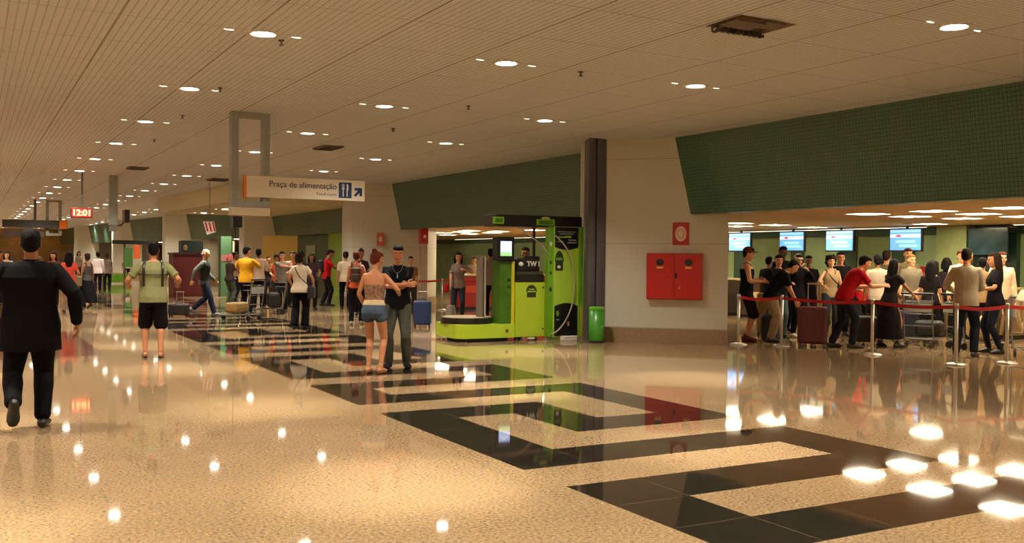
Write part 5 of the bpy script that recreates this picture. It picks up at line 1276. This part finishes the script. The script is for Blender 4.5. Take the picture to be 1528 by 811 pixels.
o, sk = person('man in a red T-shirt leaning forward over the belt, dark jeans', 13.98, 12.62, 118, 1.80, lean=34, wr=(.20, .62, 1.12), wl=(-.16, .56, 1.10), pr=(.5, -.2, -1), pl=(-.5, -.2, -1), head=(0, 10), fr=(.12, .10, 0, 8, 0), fl=(-.12, -.18, 0, -6, 0), top='tshirt', tm=fab(164, 18, 26), bot='trousers', bmt=denim(30, 34, 42), hair='short', hm='black', skin='tan', shm=fab(70, 66, 66), bulk=1.1)
o, sk = person('man in black standing behind the man in red', 16.2, 14.75, 215, 1.78, top='tshirt', tm=fab(22, 18, 20), bmt=fab(26, 24, 28), hair='short', hm='black', skin='tan', face=True)
o, sk = person('person in a bright red T-shirt beside the leaning man', 15.95, 14.0, 200, 1.62, 'm', lean=10, top='tshirt', tm=fab(206, 34, 40), bmt=fab(36, 30, 34), hair='short', hm='black', skin='tan', face=True, **SHOLD)
o, sk = person('person in a pale grey shirt left of the woman in the long dark dress', 15.64, 13.3, 40, 1.72, 'm', wr=(.2, .3, 1.1), top='tshirt', tm=fab(190, 172, 150), bmt=fab(34, 30, 34), hair='short', hm='black', skin='brown')
o, sk = person('woman in a long dark dress pushing a trolley, dark hair', 14.85, 12.35, 100, 1.64, 'f', lean=10, wr=(.22, .42, 1.02), wl=(-.22, .42, 1.02), fr=(.12, .1, 0, 6, 0), fl=(-.12, -.12, 0, -6, 0), top='blouse', tm=fab(22, 17, 18), bot='longskirt', bmt=fab(17, 14, 16), hair='long', hm='black', skin='brown')
o, sk = person('man in a dark olive shirt with a backpack near the middle of the queue', 17.2, 14.4, 60, 1.82, 'm', top='tshirt', tm=fab(92, 88, 60), bmt=fab(40, 38, 40), hair='short', hm='brown', skin='tan')
backpack(sk, mat('bag_olive', rgb(56, 50, 38), .6), 'dark olive backpack worn in the middle of the queue')
o, sk = person('fair faced man with brown hair looking towards the camera in mid queue', 18.0, 14.5, 215, 1.88, 'm', top='tshirt', tm=fab(120, 110, 80), bmt=fab(40, 38, 40), hair='short', hm='auburn', skin='light', face=True)
o, sk = person('person in a grey T-shirt right of the olive backpack', 16.99, 13.6, 205, 1.74, 'm', top='tshirt', tm=fab(116, 106, 88), bmt=fab(46, 42, 40), hair='short', hm='blond', skin='light', face=True)
o, sk = person('woman in a cream patterned blouse with long hair facing left', 16.7, 12.85, -50, 1.62, 'f', wr=(.18, .34, 1.05), wl=(-.18, .34, 1.05), head=(0, -4), top='blouse', tm=mat('cream_pattern', rgb(206, 172, 112), .8, var=.3, scale=30), bmt=fab(46, 40, 44), hair='long', hm='brown', skin='light', face=True)
o, sk = person('black haired woman behind the cream patterned blouse', 18.1, 13.6, 60, 1.68, 'f', top='tshirt', tm=fab(40, 34, 40), bmt=fab(30, 28, 32), hair='bob', hm='black', skin='tan')
o, sk = person('man in a grey shirt and dark jeans left of the long haired woman in black', 14.55, 10.55, 60, 1.82, 'm', wr=(.12, .3, 1.1), wl=(-.24, .24, 1.08), head=(20, 8), fr=(.12, .05, 0, 8, 0), fl=(-.12, -.1, 0, -8, 0), top='longshirt', tm=fab(164, 150, 128), bot='trousers', bmt=denim(26, 30, 40), hair='short', hm='brown', skin='tan', bulk=1.03)
o, sk = person('woman in a black T-shirt with long hair and dark jeans at the far right', 15.6, 10.75, -45, 1.76, 'f', wr=(.14, .30, 1.16), wl=(-.16, .28, 1.12), head=(5, 5), fr=(.12, .06, 0, 8, 0), fl=(-.12, -.08, 0, -8, 0), top='tshirt', tm=fab(18, 16, 22), bot='slim', bmt=denim(24, 28, 38), hair='long', hm='brown', skin='tan', bulk=1.05)
o, sk = person('person in a white shirt behind the man in grey at the right', 17.9, 13.1, 210, 1.84, 'm', top='longshirt', tm=fab(236, 220, 190), bmt=fab(60, 54, 50), hair='short', hm='auburn', skin='light', face=True)
o, sk = person('fair person in a pale shirt behind the woman in black at the right', 18.05, 12.3, 215, 1.80, 'm', top='longshirt', tm=fab(226, 206, 170), bmt=fab(90, 80, 66), hair='short', hm='auburn', skin='light', face=True)
for (X, Y, hd, sx_, c, lab, hr, sk_) in ((16.6, 17.3, 75, 'm', (24, 20, 24), 'person in black at the counters left of the dark skinned tall man', 'short', 'brown'), (17.4, 17.2, 70, 'f', (206, 190, 160), 'person in a cream top at the counters behind the white cap', 'short', 'light'),
        (17.6, 16.0, 60, 'f', (40, 26, 30), 'long haired woman in dark plum at the counters', 'long', 'tan'), (18.1, 15.2, 80, 'm', (34, 32, 40), 'man in charcoal at the counters behind the man in red', 'short', 'tan'),
        (16.3, 12.6, 60, 'f', (30, 24, 28), 'woman in black just right of the long dark dress', 'long', 'tan'), (17.3, 12.2, 60, 'm', (150, 120, 80), 'man in a tan shirt between the cream blouse and the grey shirt', 'short', 'tan')):
    person(lab, X, Y, hd, 1.68 if sx_ == 'm' else 1.60, sx_, top='tshirt', tm=fab(*c), bmt=fab(28, 26, 30), hair=hr, hm='brown' if sk_ == 'light' else 'black', skin=sk_)
# white coat hung over a trolley near the right edge
t = empty('white_coat', (15.15, 9.92, .62), R(40), label='crumpled white coat draped beside the last queue post at right', cat='coat')
bm = bmesh.new()
tube(bm, [(0, 0, .46), (0, .02, .36), (.02, 0, .2), (.05, 0, .04)], [(.12, .07), (.17, .10), (.15, .09), (.10, .06)], n=16); tube(bm, [(.12, 0, .40), (.2, .05, .26), (.21, .04, .05), (.2, 0, -.12)], [.06, .055, .05, .035], n=12)
m_ = remesh(bm, .009, 2, .012, 3); m_.materials.clear(); m_.materials.append(fab(226, 210, 176)); link(bpy.data.objects.new('cloth', m_), t)
bm = bmesh.new(); tube(bm, [(.2, 0, -.12), (.2, 0, -.2)], [.03, .012], n=8); finish('cuff', bm, fab(206, 190, 160), t)
trolley(15.3, 9.85, R(130), 'luggage trolley under the white coat near the right edge', M_GREYMETAL)
